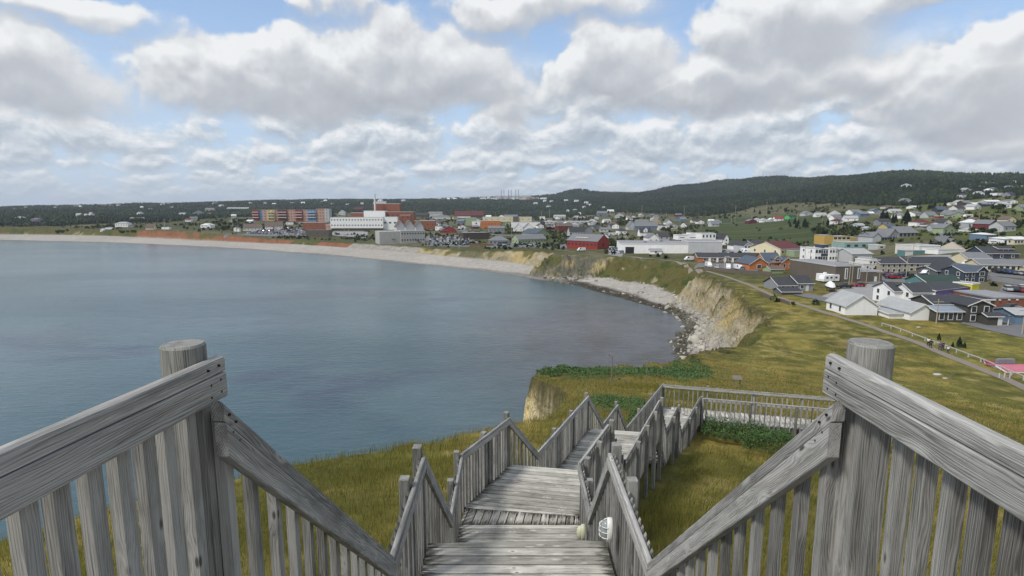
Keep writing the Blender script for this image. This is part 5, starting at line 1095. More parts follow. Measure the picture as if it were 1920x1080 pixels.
def fill_houses():
    rf = random.Random(77); kinds = [('white','lgrey'),('white','grey'),('offw','dark'),('lgrey','grey'),('grey','dark'),('cream','brown'),('blue','grey'),('white','maroon'),('dred','grey'),('green','grey'),('lgrey','white')]
    for (u0, u1, v0, v1, n, wh) in ((800,960,406,430,22,'among the streets left of the town centre'),(960,1160,408,432,24,'in the packed blocks above the red inn'),(1160,1300,404,432,14,'in the gardens below the central woods'),(640,800,398,412,8,'behind the hospital'),(330,600,402,418,9,'in the green belt left of the apartments'),(1560,1720,398,426,9,'on the bushy slope above the lodge'),(1730,1920,386,440,13,'on the green slope at the right'),(1800,1925,344,372,8,'high on the right hand hill'),(1290,1430,412,420,4,'along the meadow road')):
        k = 0; tries = 0
        while k < n and tries < 300:
            tries += 1; u, v = rf.uniform(u0,u1), rf.uniform(v0,v1); p = place(u, v)
            w_ = rf.uniform(8,13)
            if any((p.x+w_/2-q[5])**2+(p.y+4-q[6])**2 < (q[7]+7)**2 for q in FOOT): continue
            s_ = project(p)[2]/F_; wc, rc_ = rf.choice(kinds); rt_ = rf.choice(['gx','gy','gy','hip'])
            cn = dict(offw='off white', lgrey='light grey', dred='dark red').get(wc, wc); rn = dict(lgrey='pale grey').get(rc_, rc_)
            H('house', 'small %s house with a %s roof %s' % (cn, rn, wh), 'house', u, v, rf.uniform(-15,25), [b(0, w_/s_, rf.uniform(7,10), rf.uniform(2.8,4.2)/s_, rt_, rf.uniform(1.8,3)/s_, wc, rc_, f=(2,1,1.0,1.1))], group='small %s houses with a %s roof %s' % (cn, rn, wh)); k += 1
fill_houses()

# ------------------------------------------------------------------ roads, car parks, paths: sheets laid on the ground
def sheet(name, label, P, mat, off=.10, width=None):
    """P: photo pixels of a centre line (width given) or of four corners"""
    if width is None:
        c = [place(u, v) for u, v in P]; n = 22; V = []
        for i in range(n+1):
            for j in range(n+1):
                a, b_ = i/n, j/n; p = (c[0]*(1-a)+c[1]*a)*(1-b_)+(c[3]*(1-a)+c[2]*a)*b_; V.append((p.x, p.y, 0))
        V = np.array(V); V[:, 2] = height(V[:, 0], V[:, 1])+off
        i, j = np.meshgrid(np.arange(n), np.arange(n), indexing='ij'); q = (i*(n+1)+j).ravel(); Fc = np.stack([q, q+1, q+n+2, q+n+1], 1)
    else:
        c = [place(u, v) for u, v in P]; pts = []
        for a, b_ in zip(c[:-1], c[1:]):
            m_ = max(2, int((b_-a).length/2.0)); pts += [a.lerp(b_, i/m_) for i in range(m_)]
        pts.append(c[-1]); X = np.array([(p.x, p.y) for p in pts])
        for _ in range(3): X[1:-1] = (X[:-2]+2*X[1:-1]+X[2:])/4
        D = np.gradient(X, axis=0); D /= np.linalg.norm(D, axis=1)[:, None]; N = np.stack([-D[:, 1], D[:, 0]], 1)
        wv = np.array([-1,-.5,0,.5,1])*width/2; V = (X[:, None]+N[:, None]*(wv[None, :, None]+(fbm(X[:,0]/2., X[:,1]/2., 3)*.05*width)[:, None, None]*np.sign(wv)[None, :, None])).reshape(-1, 2)
        V = np.column_stack([V, height(V[:, 0], V[:, 1])+off]); q = (np.arange(len(X)-1)[:, None]*5+np.arange(4)[None]).ravel(); Fc = np.stack([q, q+5, q+6, q+1], 1)
    o = np_mesh(name, V, Fc, mat); return tag(o, label, kind='structure')
AS = flat_mat('asphalt', (.15,.15,.155), .9, .16, .4); GR = flat_mat('gravel', (.215,.185,.15), .95, .2, 1.5); CO = flat_mat('concrete_ground', (.27,.27,.265), .9, .15, .3)
sheet('path', 'narrow gravel path running down along the cliff top field', [(1240,487),(1280,493),(1310,506),(1362,519),(1410,536),(1450,555),(1500,571),(1545,586),(1600,602),(1640,615),(1711,639),(1744,653),(1788,672),(1833,690),(1877,706),(1920,727),(1990,760)], GR, .06, 1.9)
for nm, lb, P, mt, w in (
  ('road', 'street crossing the lower town', [(1500,512),(1560,516),(1600,524),(1700,541),(1800,560),(1990,600)], AS, 8), ('road', 'lane behind the white sheds', [(1500,552),(1560,565),(1640,583),(1700,589)], AS, 6),
  ('road', 'uphill road at the right', [(1990,520),(1900,496),(1840,480),(1790,462),(1768,447),(1772,438),(1790,434)], AS, 8), ('road', 'road curving over the green slope', [(1830,426),(1870,424),(1888,418),(1880,412),(1862,409)], GR, 7),
  ('road', 'street past the meadow', [(1180,421),(1260,424),(1330,420),(1400,417),(1470,414)], AS, 8), ('road', 'main street of the town', [(800,412),(840,424),(880,436),(940,441),(1050,446),(1160,452),(1260,466),(1340,470),(1440,490),(1520,503)], AS, 10),
  ('road', 'shore road past the hospital', [(420,444),(560,441),(640,440),(720,441),(780,436),(860,430)], AS, 8), ('path', 'worn track along the cliff top', [(1000,463),(1080,473),(1160,479),(1240,487)], GR, 1.6)):
    sheet(nm, lb, P, mt, .16 if mt is AS else .13, w)
for lb, P in (('big car park at the left of town', [(450,441),(585,443),(580,425),(490,430)]), ('car park right of the concrete block', [(795,461),(900,463),(890,440),(800,442)]), ('car park in front of the green houses', [(905,464),(1065,466),(1060,455),(930,456)]),
  ('yard between the red inn and the warehouse', [(1140,478),(1165,482),(1180,460),(1140,462)]), ('yard behind the warehouse', [(1345,486),(1470,492),(1460,468),(1350,468)]), ('motel car park', [(1300,505),(1418,512),(1430,494),(1310,494)]),
  ('car park below the beige row', [(1650,528),(1760,534),(1750,512),(1650,513)]), ('yard of the brown hall', [(1525,562),(1640,573),(1640,533),(1600,533)]), ('forecourt of the brick store', [(1800,607),(1990,650),(1990,585),(1850,580)]), ('car park at the right edge', [(1870,552),(1990,565),(1990,535),(1880,535)]),
  ('yard of the storage halls', [(1690,505),(1830,505),(1800,478),(1690,482)]), ('parking strip by the bungalow row', [(1850,517),(1990,530),(1990,520),(1860,509)]), ('hospital yard', [(620,441),(688,447),(690,434),(625,434)])):
    sheet('car_park', lb, P, AS if 'yard' not in lb else CO, .10)
M['pebble'] = GR
# ------------------------------------------------------------------ woods, trees, scrub
_ft = np.array([(q[5], q[6], q[7]) for q in FOOT])
def clear_of_houses(x, y, extra_=1.0, front=9.0):
    k = np.ones(len(x), bool); r = np.hypot(x, y)+1e-6; dx, dy = x/r, y/r
    for cx, cy, rad in _ft:
        ex, ey = cx-x, cy-y; al = ex*dx+ey*dy; pe = np.abs(ex*dy-ey*dx)      # along / across the line of sight
        k &= ~((pe < rad+extra_) & (al < rad+front) & (al > -rad-extra_))
    return k
def leaf_mat(name, rough=.7):
    m, T, b_ = new_mat(name); T.put(b_.inputs['Base Color'], attr(T, 'gcol')); b_.inputs['Roughness'].default_value = rough; b_.inputs['Specular IOR Level'].default_value = .15; return m
M['leaf'] = leaf_mat('foliage'); M['bark'] = flat_mat('bark', (.09,.07,.05), .9, .3)
def spruce_wood():
    rs = np.random.RandomState(21); N = 260000
    r = np.exp(rs.uniform(math.log(430), math.log(3500), N)); a = rs.uniform(-.80, .80, N); x, y = r*np.sin(a), r*np.cos(a)
    k = forest_mask(x, y) > rs.uniform(.25,.9,N); x, y, r = x[k], y[k], r[k]
    k = rs.rand(len(x)) < np.clip(.22+r/3800, 0, 1)*np.where(fbm(x/45., y/45., 3) > -.35, 1, .35); x, y, r = x[k], y[k], r[k]
    k = clear_of_houses(x, y, 2, 16); x, y, r = x[k], y[k], r[k]; n = min(len(x), 70000); x, y, r = x[:n], y[:n], r[:n]
    z = height(x, y); vr = fbm(x/130., y/130., 4); hgt = rs.uniform(3.6, 8.0, n)*(1+.35*vr)*(1+.4*sstep(r, 1500, 3000)); wd = hgt*rs.uniform(.30,.42,n)*(1+.25*sstep(r,1200,3000)); rnd = rs.rand(n) < .25
    S = 6; V = np.zeros((n, S*2+1, 3)); an = np.arange(S)/S*6.283
    ph = rs.uniform(0, 6.28, n)[:, None]
    for ring, (hh, ww) in enumerate(((.06, 1.0), (.52, .62))):
        w_ = wd[:, None]*np.where(rnd[:, None], (1.0, 1.05)[ring], ww)*rs.uniform(.65,1.25,(n,S)); V[:, ring*S:(ring+1)*S, 0] = x[:, None]+np.cos(an+ph)*w_; V[:, ring*S:(ring+1)*S, 1] = y[:, None]+np.sin(an+ph)*w_
        V[:, ring*S:(ring+1)*S, 2] = z[:, None]+hgt[:, None]*np.where(rnd[:, None], (.2,.7)[ring]*.75, hh)*rs.uniform(.8,1.2,(n,S))
    V[:, -1] = np.stack([x, y, z+hgt*np.where(rnd, .8, 1.0)], 1)
    fq = [(i, (i+1) % S, S+(i+1) % S) for i in range(S)]+[(i, S+(i+1) % S, S+i) for i in range(S)]+[(S+i, S+(i+1) % S, 2*S) for i in range(S)]
    Fc = (np.arange(n)[:, None, None]*(2*S+1)+np.array(fq)[None]).reshape(-1, 3)
    m1 = sstep(vr+rs.uniform(-.45,.45,n), -.2, .5)[:, None]; C = np.array([.013,.023,.014])*(1-m1)+np.array([.025,.036,.017])*m1; C = np.where((rnd & (rs.rand(n) < .4))[:, None], np.array([.040,.052,.020]), C)*rs.uniform(.7,1.4,(n,1))
    C = C*(1+.7*fbm(x/350.+9, y/350., 4, .6))[:, None]; C = np.repeat(C[:, None], 2*S+1, 1)
    o = np_mesh('spruce_woods', V.reshape(-1, 3), Fc, M['leaf'], attrs={'gcol': C.reshape(-1, 3)}); tag(o, kind='stuff', cat='woods', label='dark spruce woods covering the low hills behind the town')
spruce_wood()
def scrub():
    rs = np.random.RandomState(31); N = 52000
    r = np.exp(rs.uniform(math.log(150), math.log(1500), N)); a = rs.uniform(-.80, .80, N); x, y = r*np.sin(a), r*np.cos(a)
    z, B, d, dd, t, par = height(x, y, True); z_ = z-EYE; dp = y*_c-z_*_s; uu = 960+F_*x/np.maximum(dp, 1); vv = 540-F_*(y*_s+z_*_c)/np.maximum(dp, 1)
    den = sstep(fbm(x/40.+7, y/40., 4, .6), .02, .35)*.8+.03; mead = sstep(uu, 1290, 1330)*(1-sstep(uu, 1530, 1580))*sstep(vv, 402, 412)*(1-sstep(vv, 455, 462)); den = den*(1-.93*mead)*np.where(vv > 470, .06, 1)*np.where(r < 300, .5, 1)
    k = (d > par[:, 0]+par[:, 2]+6) & (forest_mask(x, y) < .6) & (rs.rand(N) < den); x, y, z, r = x[k], y[k], z[k], r[k]
    k = clear_of_houses(x, y, 1, 10); x, y, z, r = x[k], y[k], z[k], r[k]; n = len(x)
    rad = rs.uniform(.7, 2.0, n)*(1+.6*sstep(r, 400, 1100)); LN = 9; V = np.zeros((n, LN, 4, 3))
    th = rs.uniform(0, 6.28, (n, LN)); el = rs.uniform(.1, 1.5, (n, LN)); cx = x[:, None]+np.cos(th)*np.cos(el)*rad[:, None]*.7; cy = y[:, None]+np.sin(th)*np.cos(el)*rad[:, None]*.7; cz = z[:, None]+np.sin(el)*rad[:, None]*.9
    q = leafy(cx.ravel(), cy.ravel(), cz.ravel(), np.repeat(rad, LN)*rs.uniform(.6,1.1,n*LN), rs, 1, 1)
    C = np.where((rs.rand(n) < .35)[:, None], np.array([.065,.08,.022]), np.array([.028,.042,.016]))*rs.uniform(.6,1.5,(n,1)); C = np.repeat(C, LN*4, 0)
    o = np_mesh('scrub', q.reshape(-1, 3), np.arange(n*LN*4).reshape(-1, 4), M['leaf'], attrs={'gcol': C}); tag(o, kind='stuff', cat='scrub', label='patchy low scrub between the houses and on the green slopes')
scrub()
def crown_mesh(kind, seed):
    rs = np.random.RandomState(seed); n = 420
    if kind == 'conifer':
        t = rs.rand(n)**.8; r_ = (1-t)*.30*(.75+.35*np.abs(np.sin(t*22)))*np.sqrt(rs.uniform(.3,1,n))+.015; th = rs.uniform(0,6.28,n); x, y, z = r_*np.cos(th), r_*np.sin(th), .08+t*.92; sz = (.05+.06*(1-t))*rs.uniform(.7,1.3,n); c = np.array([.020,.034,.018])
    else:
        cs = rs.uniform(-.28,.28,(6,3))+np.array([0,0,.55]); cs[:, 2] = rs.uniform(.35,.75,6); i = rs.randint(0,6,n); v = rs.normal(size=(n,3)); v /= np.linalg.norm(v, axis=1)[:, None]; p = cs[i]+v*rs.uniform(.12,.27,n)[:, None]
        x, y, z = p.T; z = np.maximum(z, .12); sz = rs.uniform(.06,.13,n); c = np.array([.040,.058,.020])
    q = leafy(x, y, z, sz, rs, 1, 1); C = np.repeat(c[None]*rs.uniform(.55,1.6,(n,1)), 4, 0)
    me = np_mesh('crown', q.reshape(-1, 3), np.arange(n*4).reshape(-1, 4), M['leaf'], attrs={'gcol': C}); return me
def trunk_mesh():
    V, Fc = lathe([(.030,-.08),(.022,.15),(.012,.5),(.004,.85)], 7)
    for (t, a) in ((.3,.5),(.4,2.6),(.5,4.4),(.35,5.4)):
        o = len(V); p0 = Vector((0,0,t)); p1 = Vector((.2*math.cos(a), .2*math.sin(a), t+.2)); 
        for p, w_ in ((p0,.010),(p1,.003)): V += [(p.x+w_, p.y, p.z), (p.x-w_*.5, p.y+w_*.8, p.z), (p.x-w_*.5, p.y-w_*.8, p.z)]
        Fc += [(o+i, o+(i+1) % 3, o+3+(i+1) % 3, o+3+i) for i in range(3)]
    return np_mesh('trunk', V, Fc, M['bark'])
protos = {}
for kd_ in ('conifer', 'leafy'):
    for sd_ in (1, 2, 3): protos[kd_, sd_] = (crown_mesh(kd_, sd_*7+len(kd_)), trunk_mesh())
used_p = set()
def tree(p, kind, h, label, group, rnd):
    root = empty(kind+'_tree' if kind == 'conifer' else 'bushy_tree', p, rnd.uniform(0, 6.28), label=label, cat='tree', group=group); sd_ = rnd.choice((1,2,3)); w_ = rnd.uniform(.85, 1.25)
    for o in protos[kind, sd_]:
        if o.name in used_p: o = o.copy(); COL.objects.link(o)
        else: used_p.add(o.name)
        o.parent = root; o.scale = (h*w_*(1.15 if kind == 'leafy' else 1), h*w_*(1.15 if kind == 'leafy' else 1), h)
    return root
rt = random.Random(9)
for (u, v, du, dv, n, kind, h0, h1, lb) in (
  (1681,416,30,5,16,'conifer',6,10,'dark conifer in the tree belt left of the red shed'), (1497,424,18,5,13,'conifer',5,8,'dark conifer in the clump beside the green roofed house'),
  (1537,440,12,6,6,'leafy',4,7,'dark bushy tree at the right end of the meadow'), (1565,424,14,7,9,'conifer',3,6,'small conifer on the slope below the white tower roofed house'),
  (1334,437,10,3,4,'leafy',3,4.5,'round bush at the left end of the meadow'), (1780,430,18,4,8,'leafy',3,5,'dark bush above the bend of the uphill road'), (1872,392,14,4,6,'leafy',4,6,'dark bush below the green ridge'),
  (1168,421,8,4,5,'leafy',4,7,'bushy tree beside the tan bungalow'), (1252,431,16,5,9,'leafy',3,5,'bush in the gardens right of the blue house'), (1030,432,4,2,2,'leafy',5,6,'round tree left of the dark red house'),
  (435,421,36,6,22,'leafy',4,8,'light green tree on the slope left of the apartments'), (422,431,8,2,3,'leafy',5,7,'dark round tree beside the white sheds'), (525,418,12,3,5,'leafy',4,6,'tree in front of the apartment block'),
  (114,435,13,2,5,'leafy',3,5,'windswept bush on the flat left dune'), (240,436,16,2,7,'leafy',3,5,'dark bush above the red cliff'), (1616,436,22,6,9,'leafy',3,5,'dark bush round the grey cottage left of the yellow house'),
  (1180,408,22,5,10,'leafy',4,7,'tree in the gardens below the woods'), (1095,412,20,4,10,'conifer',5,8,'dark conifer at the edge of the central woods'), (640,408,20,4,7,'conifer',6,9,'dark conifer left of the hospital'),
  (1850,440,30,5,9,'leafy',2.5,4,'bush along the road at the right edge'), (1905,425,16,6,6,'leafy',3,5,'bush on the right hand slope'), (1745,392,30,4,10,'conifer',4,7,'dark conifer on the upper slope'), (1450,398,36,5,10,'conifer',4,7,'scattered conifer on the pale hillside field')):
    for i in range(n):
        p = place(u+rt.uniform(-du,du), v+rt.uniform(-dv,dv)); tree(p, kind, rt.uniform(h0,h1), lb, lb.replace('dark ','')+' group', rt)
for (u, v, h, lb) in ((1760,638,1.5,'small dark fir beside the path barrier, upper one'), (1798,651,2.0,'larger spiky fir clump below the walkers'), (1786,652,1.2,'low dark fir left of the spiky clump'), (1808,653,1.2,'low dark fir right of the spiky clump'), (1487,575,1.3,'round dark bush on the near side of the path')):
    tree(place(u, v), 'conifer' if 'fir' in lb else 'leafy', h, lb, None, rt)

# ------------------------------------------------------------------ boulders on the shore
def boulders():
    rs = np.random.RandomState(8); C8 = []; V8 = []; F8 = []; n = 0
    base = np.array([(math.cos(a)*math.cos(e), math.sin(a)*math.cos(e), math.sin(e)) for e in (-.5,.5) for a in np.arange(6)*1.047]+[(0,0,1)])
    fq = [(i, (i+1) % 6, 6+(i+1) % 6) for i in range(6)]+[(i, 6+(i+1) % 6, 6+i) for i in range(6)]+[(6+i, 6+(i+1) % 6, 12) for i in range(6)]
    x = rs.uniform(18, 130, 160000); y = rs.uniform(95, 330, 160000); z, B, d, dd, t, par = height(x, y, True); rr = np.hypot(x, y)
    pr = np.where(par[:, 3] == 3, .55, np.where(par[:, 3] == 2, .5, .04)); k = (d > -1.5) & (dd < par[:, 0]+par[:, 2]*.10) & (rs.rand(len(x)) < pr*.6); x, y, z, d, kd = x[k], y[k], z[k], d[k], par[k, 3]; n = min(len(x), 9000); x, y, z, d, kd = x[:n], y[:n], z[:n], d[:n], kd[:n]
    s = rs.uniform(.12,.42,n)*(1+2.2*(rs.rand(n) < .08)); sc = rs.uniform(.6,1.4,(n,1,3)); P = base[None]*sc*s[:, None, None]*rs.uniform(.75,1.25,(n,13,1)); P[..., 2] *= .7; P += np.stack([x, y, z], 1)[:, None]
    c = np.where(((d < 4) & (rs.rand(n) < .7))[:, None], np.array([.10,.095,.07]), np.array([.36,.34,.29])); c = np.where((kd == 2)[:, None], np.array([.14,.13,.10]), c)*rs.uniform(.6,1.25,(n,1)); C = np.repeat(c, 13, 0)
    Fc = (np.arange(n)[:, None, None]*13+np.array(fq)[None]).reshape(-1, 3)
    tag(np_mesh('shore_rocks', P.reshape(-1, 3), Fc, M['leaf'], attrs={'gcol': C}), kind='stuff', cat='rocks', label='loose pale boulders and dark weedy stones along the foot of the near cliffs')
boulders()

# ------------------------------------------------------------------ vehicles
CARC = dict(white=(.72,.73,.74), silver=(.42,.43,.45), black=(.02,.02,.023), grey=(.12,.125,.135), blue=(.03,.07,.18), red=(.32,.02,.02), dred=(.14,.015,.02), navy=(.015,.025,.06))
def carm(c):
    k = ('car', c)
    if k not in _mc:
        m, T, b_ = new_mat('car_paint_'+c); b_.inputs['Base Color'].default_value = CARC[c]+(1,); b_.inputs['Roughness'].default_value = .28; b_.inputs['Coat Weight'].default_value = .5; _mc[k] = m
    return _mc[k]
M['tyre'] = flat_mat('tyre', (.02,.02,.02), .9, .1)
CPROF = dict(car=([(0,.35),(0,.72),(.25,.84),(1.05,.92),(3.75,.94),(4.3,.82),(4.35,.38)], [(1.0,.92),(1.75,1.42),(3.0,1.44),(3.85,.93)], 1.75),
             suv=([(0,.42),(0,.90),(.25,1.0),(1.1,1.08),(4.5,1.08),(4.55,.42)], [(1.0,1.07),(1.7,1.68),(4.1,1.70),(4.5,1.07)], 1.85),
             pickup=([(0,.45),(0,.98),(.3,1.05),(1.3,1.1),(5.3,1.08),(5.35,.45)], [(1.3,1.09),(2.0,1.75),(3.3,1.75),(3.45,1.09)], 1.9),
             van=([(0,.40),(0,1.0),(.55,1.25),(1.3,2.1),(5.2,2.15),(5.25,.40)], [(.66,1.33),(1.22,2.0),(1.9,2.0),(1.9,1.33)], 1.95))
def car_shapes(kind):
    body, cab, W_ = CPROF[kind]; Lc = body[-1][0]
    def ext(pr, w0, w1=None):
        w1 = w0 if w1 is None else w1; zs = [z for _, z in pr]; lo, hi = min(zs), max(zs); V = []
        for sg in (-1, 1):
            for x, z in pr: t = (z-lo)/(hi-lo); V.append((x-Lc/2, sg*(w0*(1-t)+w1*t)/2, z))
        n = len(pr); return V, [tuple(range(n)), tuple(range(2*n-1, n-1, -1))]+[(i, n+i, n+(i+1) % n, (i+1) % n) for i in range(n)]
    wl = []
    for x in (.85, Lc-.9):
        for sg in (-1, 1):
            V, Fc = lathe([(.32,0),(.32,.2)], 12); wl.append(([(a+x-Lc/2, sg*(W_/2-.19)+(c if sg > 0 else -c), b_+.33) for a, b_, c in V], Fc))
    roof = [(cab[1][0]+.05, cab[1][1]-.02), (cab[1][0]+.12, cab[1][1]+.04), (cab[2][0]-.12, cab[2][1]+.04), (cab[2][0]-.05, cab[2][1]-.02)]
    return ext(body, W_, W_*.94), ext(cab, W_*.93 if kind != 'van' else W_+.02, W_*.80 if kind != 'van' else W_+.02), (ext(roof, W_*.79) if kind != 'van' else None), wl
_cm = {}
def car(p, yaw, color, label, group=None, kind='car', parts=True):
    key = (kind, color, parts)
    if key not in _cm:
        bo, ca, ro, wl = car_shapes(kind)
        if parts:
            B_ = np_mesh('body', *(merge([bo, ro]) if ro else bo), carm(color)); G = np_mesh('car_windows', *ca, M['glass']); Wm = [np_mesh('wheel', *w_, M['tyre']) for w_ in wl]; _cm[key] = [B_, G]+Wm
        else:
            ps = [bo]+([ro] if ro else []); n1 = sum(len(q[1]) for q in ps); V, Fc = merge(ps+[ca]+wl); o = np_mesh('parked_car', V, Fc, [carm(color), M['glass'], M['tyre']])
            for i, f in enumerate(o.data.polygons): f.material_index = 0 if i < n1 else 1 if i < n1+len(ca[1]) else 2
            _cm[key] = [o]
        fresh = True
    else: fresh = False
    src = _cm[key]; nm = {'car':'parked_car','suv':'parked_car','pickup':'pickup_truck','van':'van'}[kind]; cat = {'car':'car','suv':'car','pickup':'pickup truck','van':'van'}[kind]
    if parts:
        root = empty(nm, p, R(yaw), label=label, cat=cat, group=group)
        for o in src:
            if not fresh: o = o.copy(); COL.objects.link(o)
            o.parent = root
        return root
    o = src[0]
    if not fresh: o = o.copy(); COL.objects.link(o)
    o.name = nm; o.location = p; o.rotation_euler = (0,0,R(yaw)); return tag(o, label, cat, group)
rc = random.Random(17)
def lot(P, rows, cols, where, yaw, fill=.85, parts=False):
    c = [place(u, v) for u, v in P]
    for i in range(rows):
        for j in range(cols):
            if rc.random() > fill: continue
            a, b_ = (i+.5)/rows, (j+.5)/cols; p = (c[0]*(1-b_)+c[1]*b_)*(1-a)+(c[3]*(1-b_)+c[2]*b_)*a; p.z = gh(p.x, p.y)+.17
            col_ = rc.choice(['white','silver','black','grey','white','black','blue','grey','red','silver','navy']); kd_ = rc.choice(['car','car','suv','suv','pickup'])
            lb = {'car':'low','suv':'tall','pickup':'pickup truck,'}[kd_]; t_ = (col_+' '+('pickup truck' if kd_ == 'pickup' else lb+' car')+' '+where).replace('dred', 'dark red')
            car(p, yaw+rc.uniform(-6,6)+(180 if rc.random() < .3 else 0), col_, t_, t_.replace('car ', 'cars ').replace('truck ', 'trucks '), kd_, parts)
lot([(458,439),(578,442),(574,427),(500,429)], 5, 17, 'in the big car park left of the brick block', 80)
lot([(800,459),(884,461),(876,444),(806,445)], 4, 11, 'in the car park right of the concrete block', 85)
lot([(850,437),(905,438),(870,424),(836,424)], 4, 4, 'on the main street beside the red gabled house', 60, .8)
lot([(925,463),(1050,465),(1045,458),(930,458)], 1, 11, 'in front of the long green house', 20, .75)
lot([(1143,475),(1166,479),(1172,468),(1145,466)], 2, 3, 'between the red inn and the white warehouse', 40, 1, True)
lot([(1656,524),(1702,527),(1702,516),(1656,515)], 2, 5, 'below the long beige block', 10, .8, True)
lot([(1884,548),(1935,552),(1935,541),(1884,540)], 2, 4, 'beside the yellow sign block', 60, .9, True)
lot([(1865,514),(1925,520),(1925,514),(1865,509)], 1, 6, 'along the cream bungalow row', 80, .9, True)
lot([(1347,480),(1372,482),(1366,473),(1346,472)], 2, 3, 'behind the white warehouse', 10, .8, True)
lot([(1120,443),(1170,446),(1170,438),(1125,437)], 2, 5, 'in the yards by the middle garages', 30, .7)
lot([(640,446),(690,447),(690,440),(645,439)], 1, 6, 'in front of the hospital', 10, .8)
for (u, v, yaw, c_, kd_, lb) in (
  (1328,501,85,'white','van','first white van at the left end of the motel fence'), (1345,504,60,'white','car','low white car second from the left along the motel fence'), (1365,505,70,'white','van','white van third along the motel fence'),
  (1384,506,95,'white','van','boxy white van next to the orange house'), (1392,508,60,'grey','suv','grey car squeezed beside the boxy white van'), (1400,475,5,'white','van','white van in the yard below the grey inn'), (1437,476,20,'white','car','white car in front of the cream hall'), (1447,477,20,'silver','car','silver car by the bush in front of the cream hall'),
  (1513,497,0,'black','suv','black car on the street right of the orange house'), (1582,541,8,'black','pickup','black pickup truck beside the white wrapped boat'), (1610,538,5,'red','car','red car below the brown brick hall'), (1662,543,5,'white','car','white car on the lane above the camper trailer'),
  (1668,571,20,'navy','pickup','dark pickup truck under the outside stair of the tall white house'), (1372,478,10,'red','pickup','bright red tow truck behind the long white warehouse'), (1360,479,5,'dred','pickup','dark red flatbed truck left of the bright red tow truck'),
  (1293,489,10,'white','van','white van against the right end of the white warehouse'), (1172,446,10,'white','car','white car alone on the grass behind the warehouse'), (1738,517,20,'white','van','large white motorhome left of the grey fronted house'), (1727,521,10,'white','suv','white car in front of the large motorhome'),
  (1757,459,10,'black','pickup','dark pickup in front of the grey lodge'), (1841,457,4,'dred','suv','dark red car beside the light blue bungalow'), (1862,458,4,'white','car','white car in front of the right edge porch house'), (1890,583,20,'black','suv','dark car in front of the brick store'), (1908,586,30,'grey','car','grey car at the right edge in front of the brick store'),
  (1816,499,5,'white','van','white van behind the navy two storey house'), (1827,500,8,'white','car','white car right of the van behind the navy house'), (1090,471,20,'white','van','white camper van parked before the red inn')):
    p = place(u, v); p.z += .17; car(p, yaw, c_, lb, None, kd_, True)
def camper(u, v, yaw, label):
    p = place(u, v); r = empty('camper_trailer', p, R(yaw), label=label, cat='camper trailer')
    V, Fc = slab([(-3.2,-1.15,0),(3.2,-1.15,0),(3.2,1.15,0),(-3.2,1.15,0)], .1); pr = [(-3.4,.5),(-3.5,1.3),(-3.1,2.7),(3.2,2.8),(3.4,2.4),(3.4,.5)]; n = len(pr)
    V = [(x, sg*1.2, z) for sg in (-1, 1) for x, z in pr]; Fc = [tuple(range(n)), tuple(range(2*n-1, n-1, -1))]+[(i, n+i, n+(i+1) % n, (i+1) % n) for i in range(n)]
    np_mesh('body', V, Fc, wallm('white'), r)
    for x in (-2.0, -.2, 2.0): np_mesh('window', *bx(x-.45, x+.45, -1.24, -1.19, 1.5, 2.1), M['glass'], r)
    np_mesh('door', *bx(.7, 1.3, -1.25, -1.2, .6, 2.4), M['door'], r)
    for sg in (-1, 1):
        V, Fc = lathe([(.33,0),(.33,.2)], 12); np_mesh('wheel', [(a+.3, sg*1.1+c*sg, b_+.33) for a, b_, c in V], Fc, M['tyre'], r)
    np_mesh('tow_bar', *bx(-4.4, -3.4, -.06, .06, .45, .55), M['screw'], r)
camper(1664,561,8,'white camper trailer beside the tall white house'); camper(1815,408,0,'white camper trailer on the upper green slope'); camper(1554,529,15,'small white camper in front of the brown brick hall')
def boat():
    p = place(1557, 546); r = empty('boat', p, R(70), label='boat wrapped in white sheeting on a cradle beside the black pickup', cat='boat')
    V = []; Fc = []; st = [(-3.5,.05,1.6,1.5),(-2.4,1.0,1.0,1.7),(0,1.35,.7,1.65),(2.6,1.3,.7,1.6),(3.2,1.2,.8,1.6)]
    for x, w_, k_, d_ in st: V += [(x,-w_,d_),(x,-w_*.8,d_-.6),(x,0,k_),(x,w_*.8,d_-.6),(x,w_,d_)]
    for i in range(len(st)-1):
        for j in range(4): a = i*5+j; Fc.append((a, a+1, a+6, a+5))
    Fc.append((20,21,22,23,24)); np_mesh('hull', V, Fc, wallm('navy'), r)
    V = []; Fc = []; st = [(-3.4,.1,1.9),(-2.2,1.0,2.6),(-.5,1.3,3.3),(1.6,1.3,3.2),(3.1,1.2,2.4)]
    for x, w_, h_ in st: V += [(x,-w_,1.6),(x,-w_*.7,h_*.8),(x,0,h_),(x,w_*.7,h_*.8),(x,w_,1.6)]
    for i in range(4):
        for j in range(4): a = i*5+j; Fc.append((a, a+1, a+6, a+5))
    Fc += [(20,21,22,23,24),(4,3,2,1,0)]; np_mesh('wrap', V, Fc, wallm('white'), r)
    for x in (-1.8, 1.8):
        for y_ in (-.8, .8): np_mesh('cradle_leg', *bx(x-.1, x+.1, y_-.1, y_+.1, -.3, 1.1), wallm('wood'), r)
boat()
tag(np_mesh('tank', *merge([bx(-2.6,2.6,-1.2,1.2,-.3,2.6), bx(1.0,3.2,-1.0,1.0,2.6,3.6), bx(-.5,.4,-.4,.4,2.6,3.1)]), wallm('white'), loc=place(1546,526)), 'stepped white tank box against the left of the brown brick hall', 'tank')

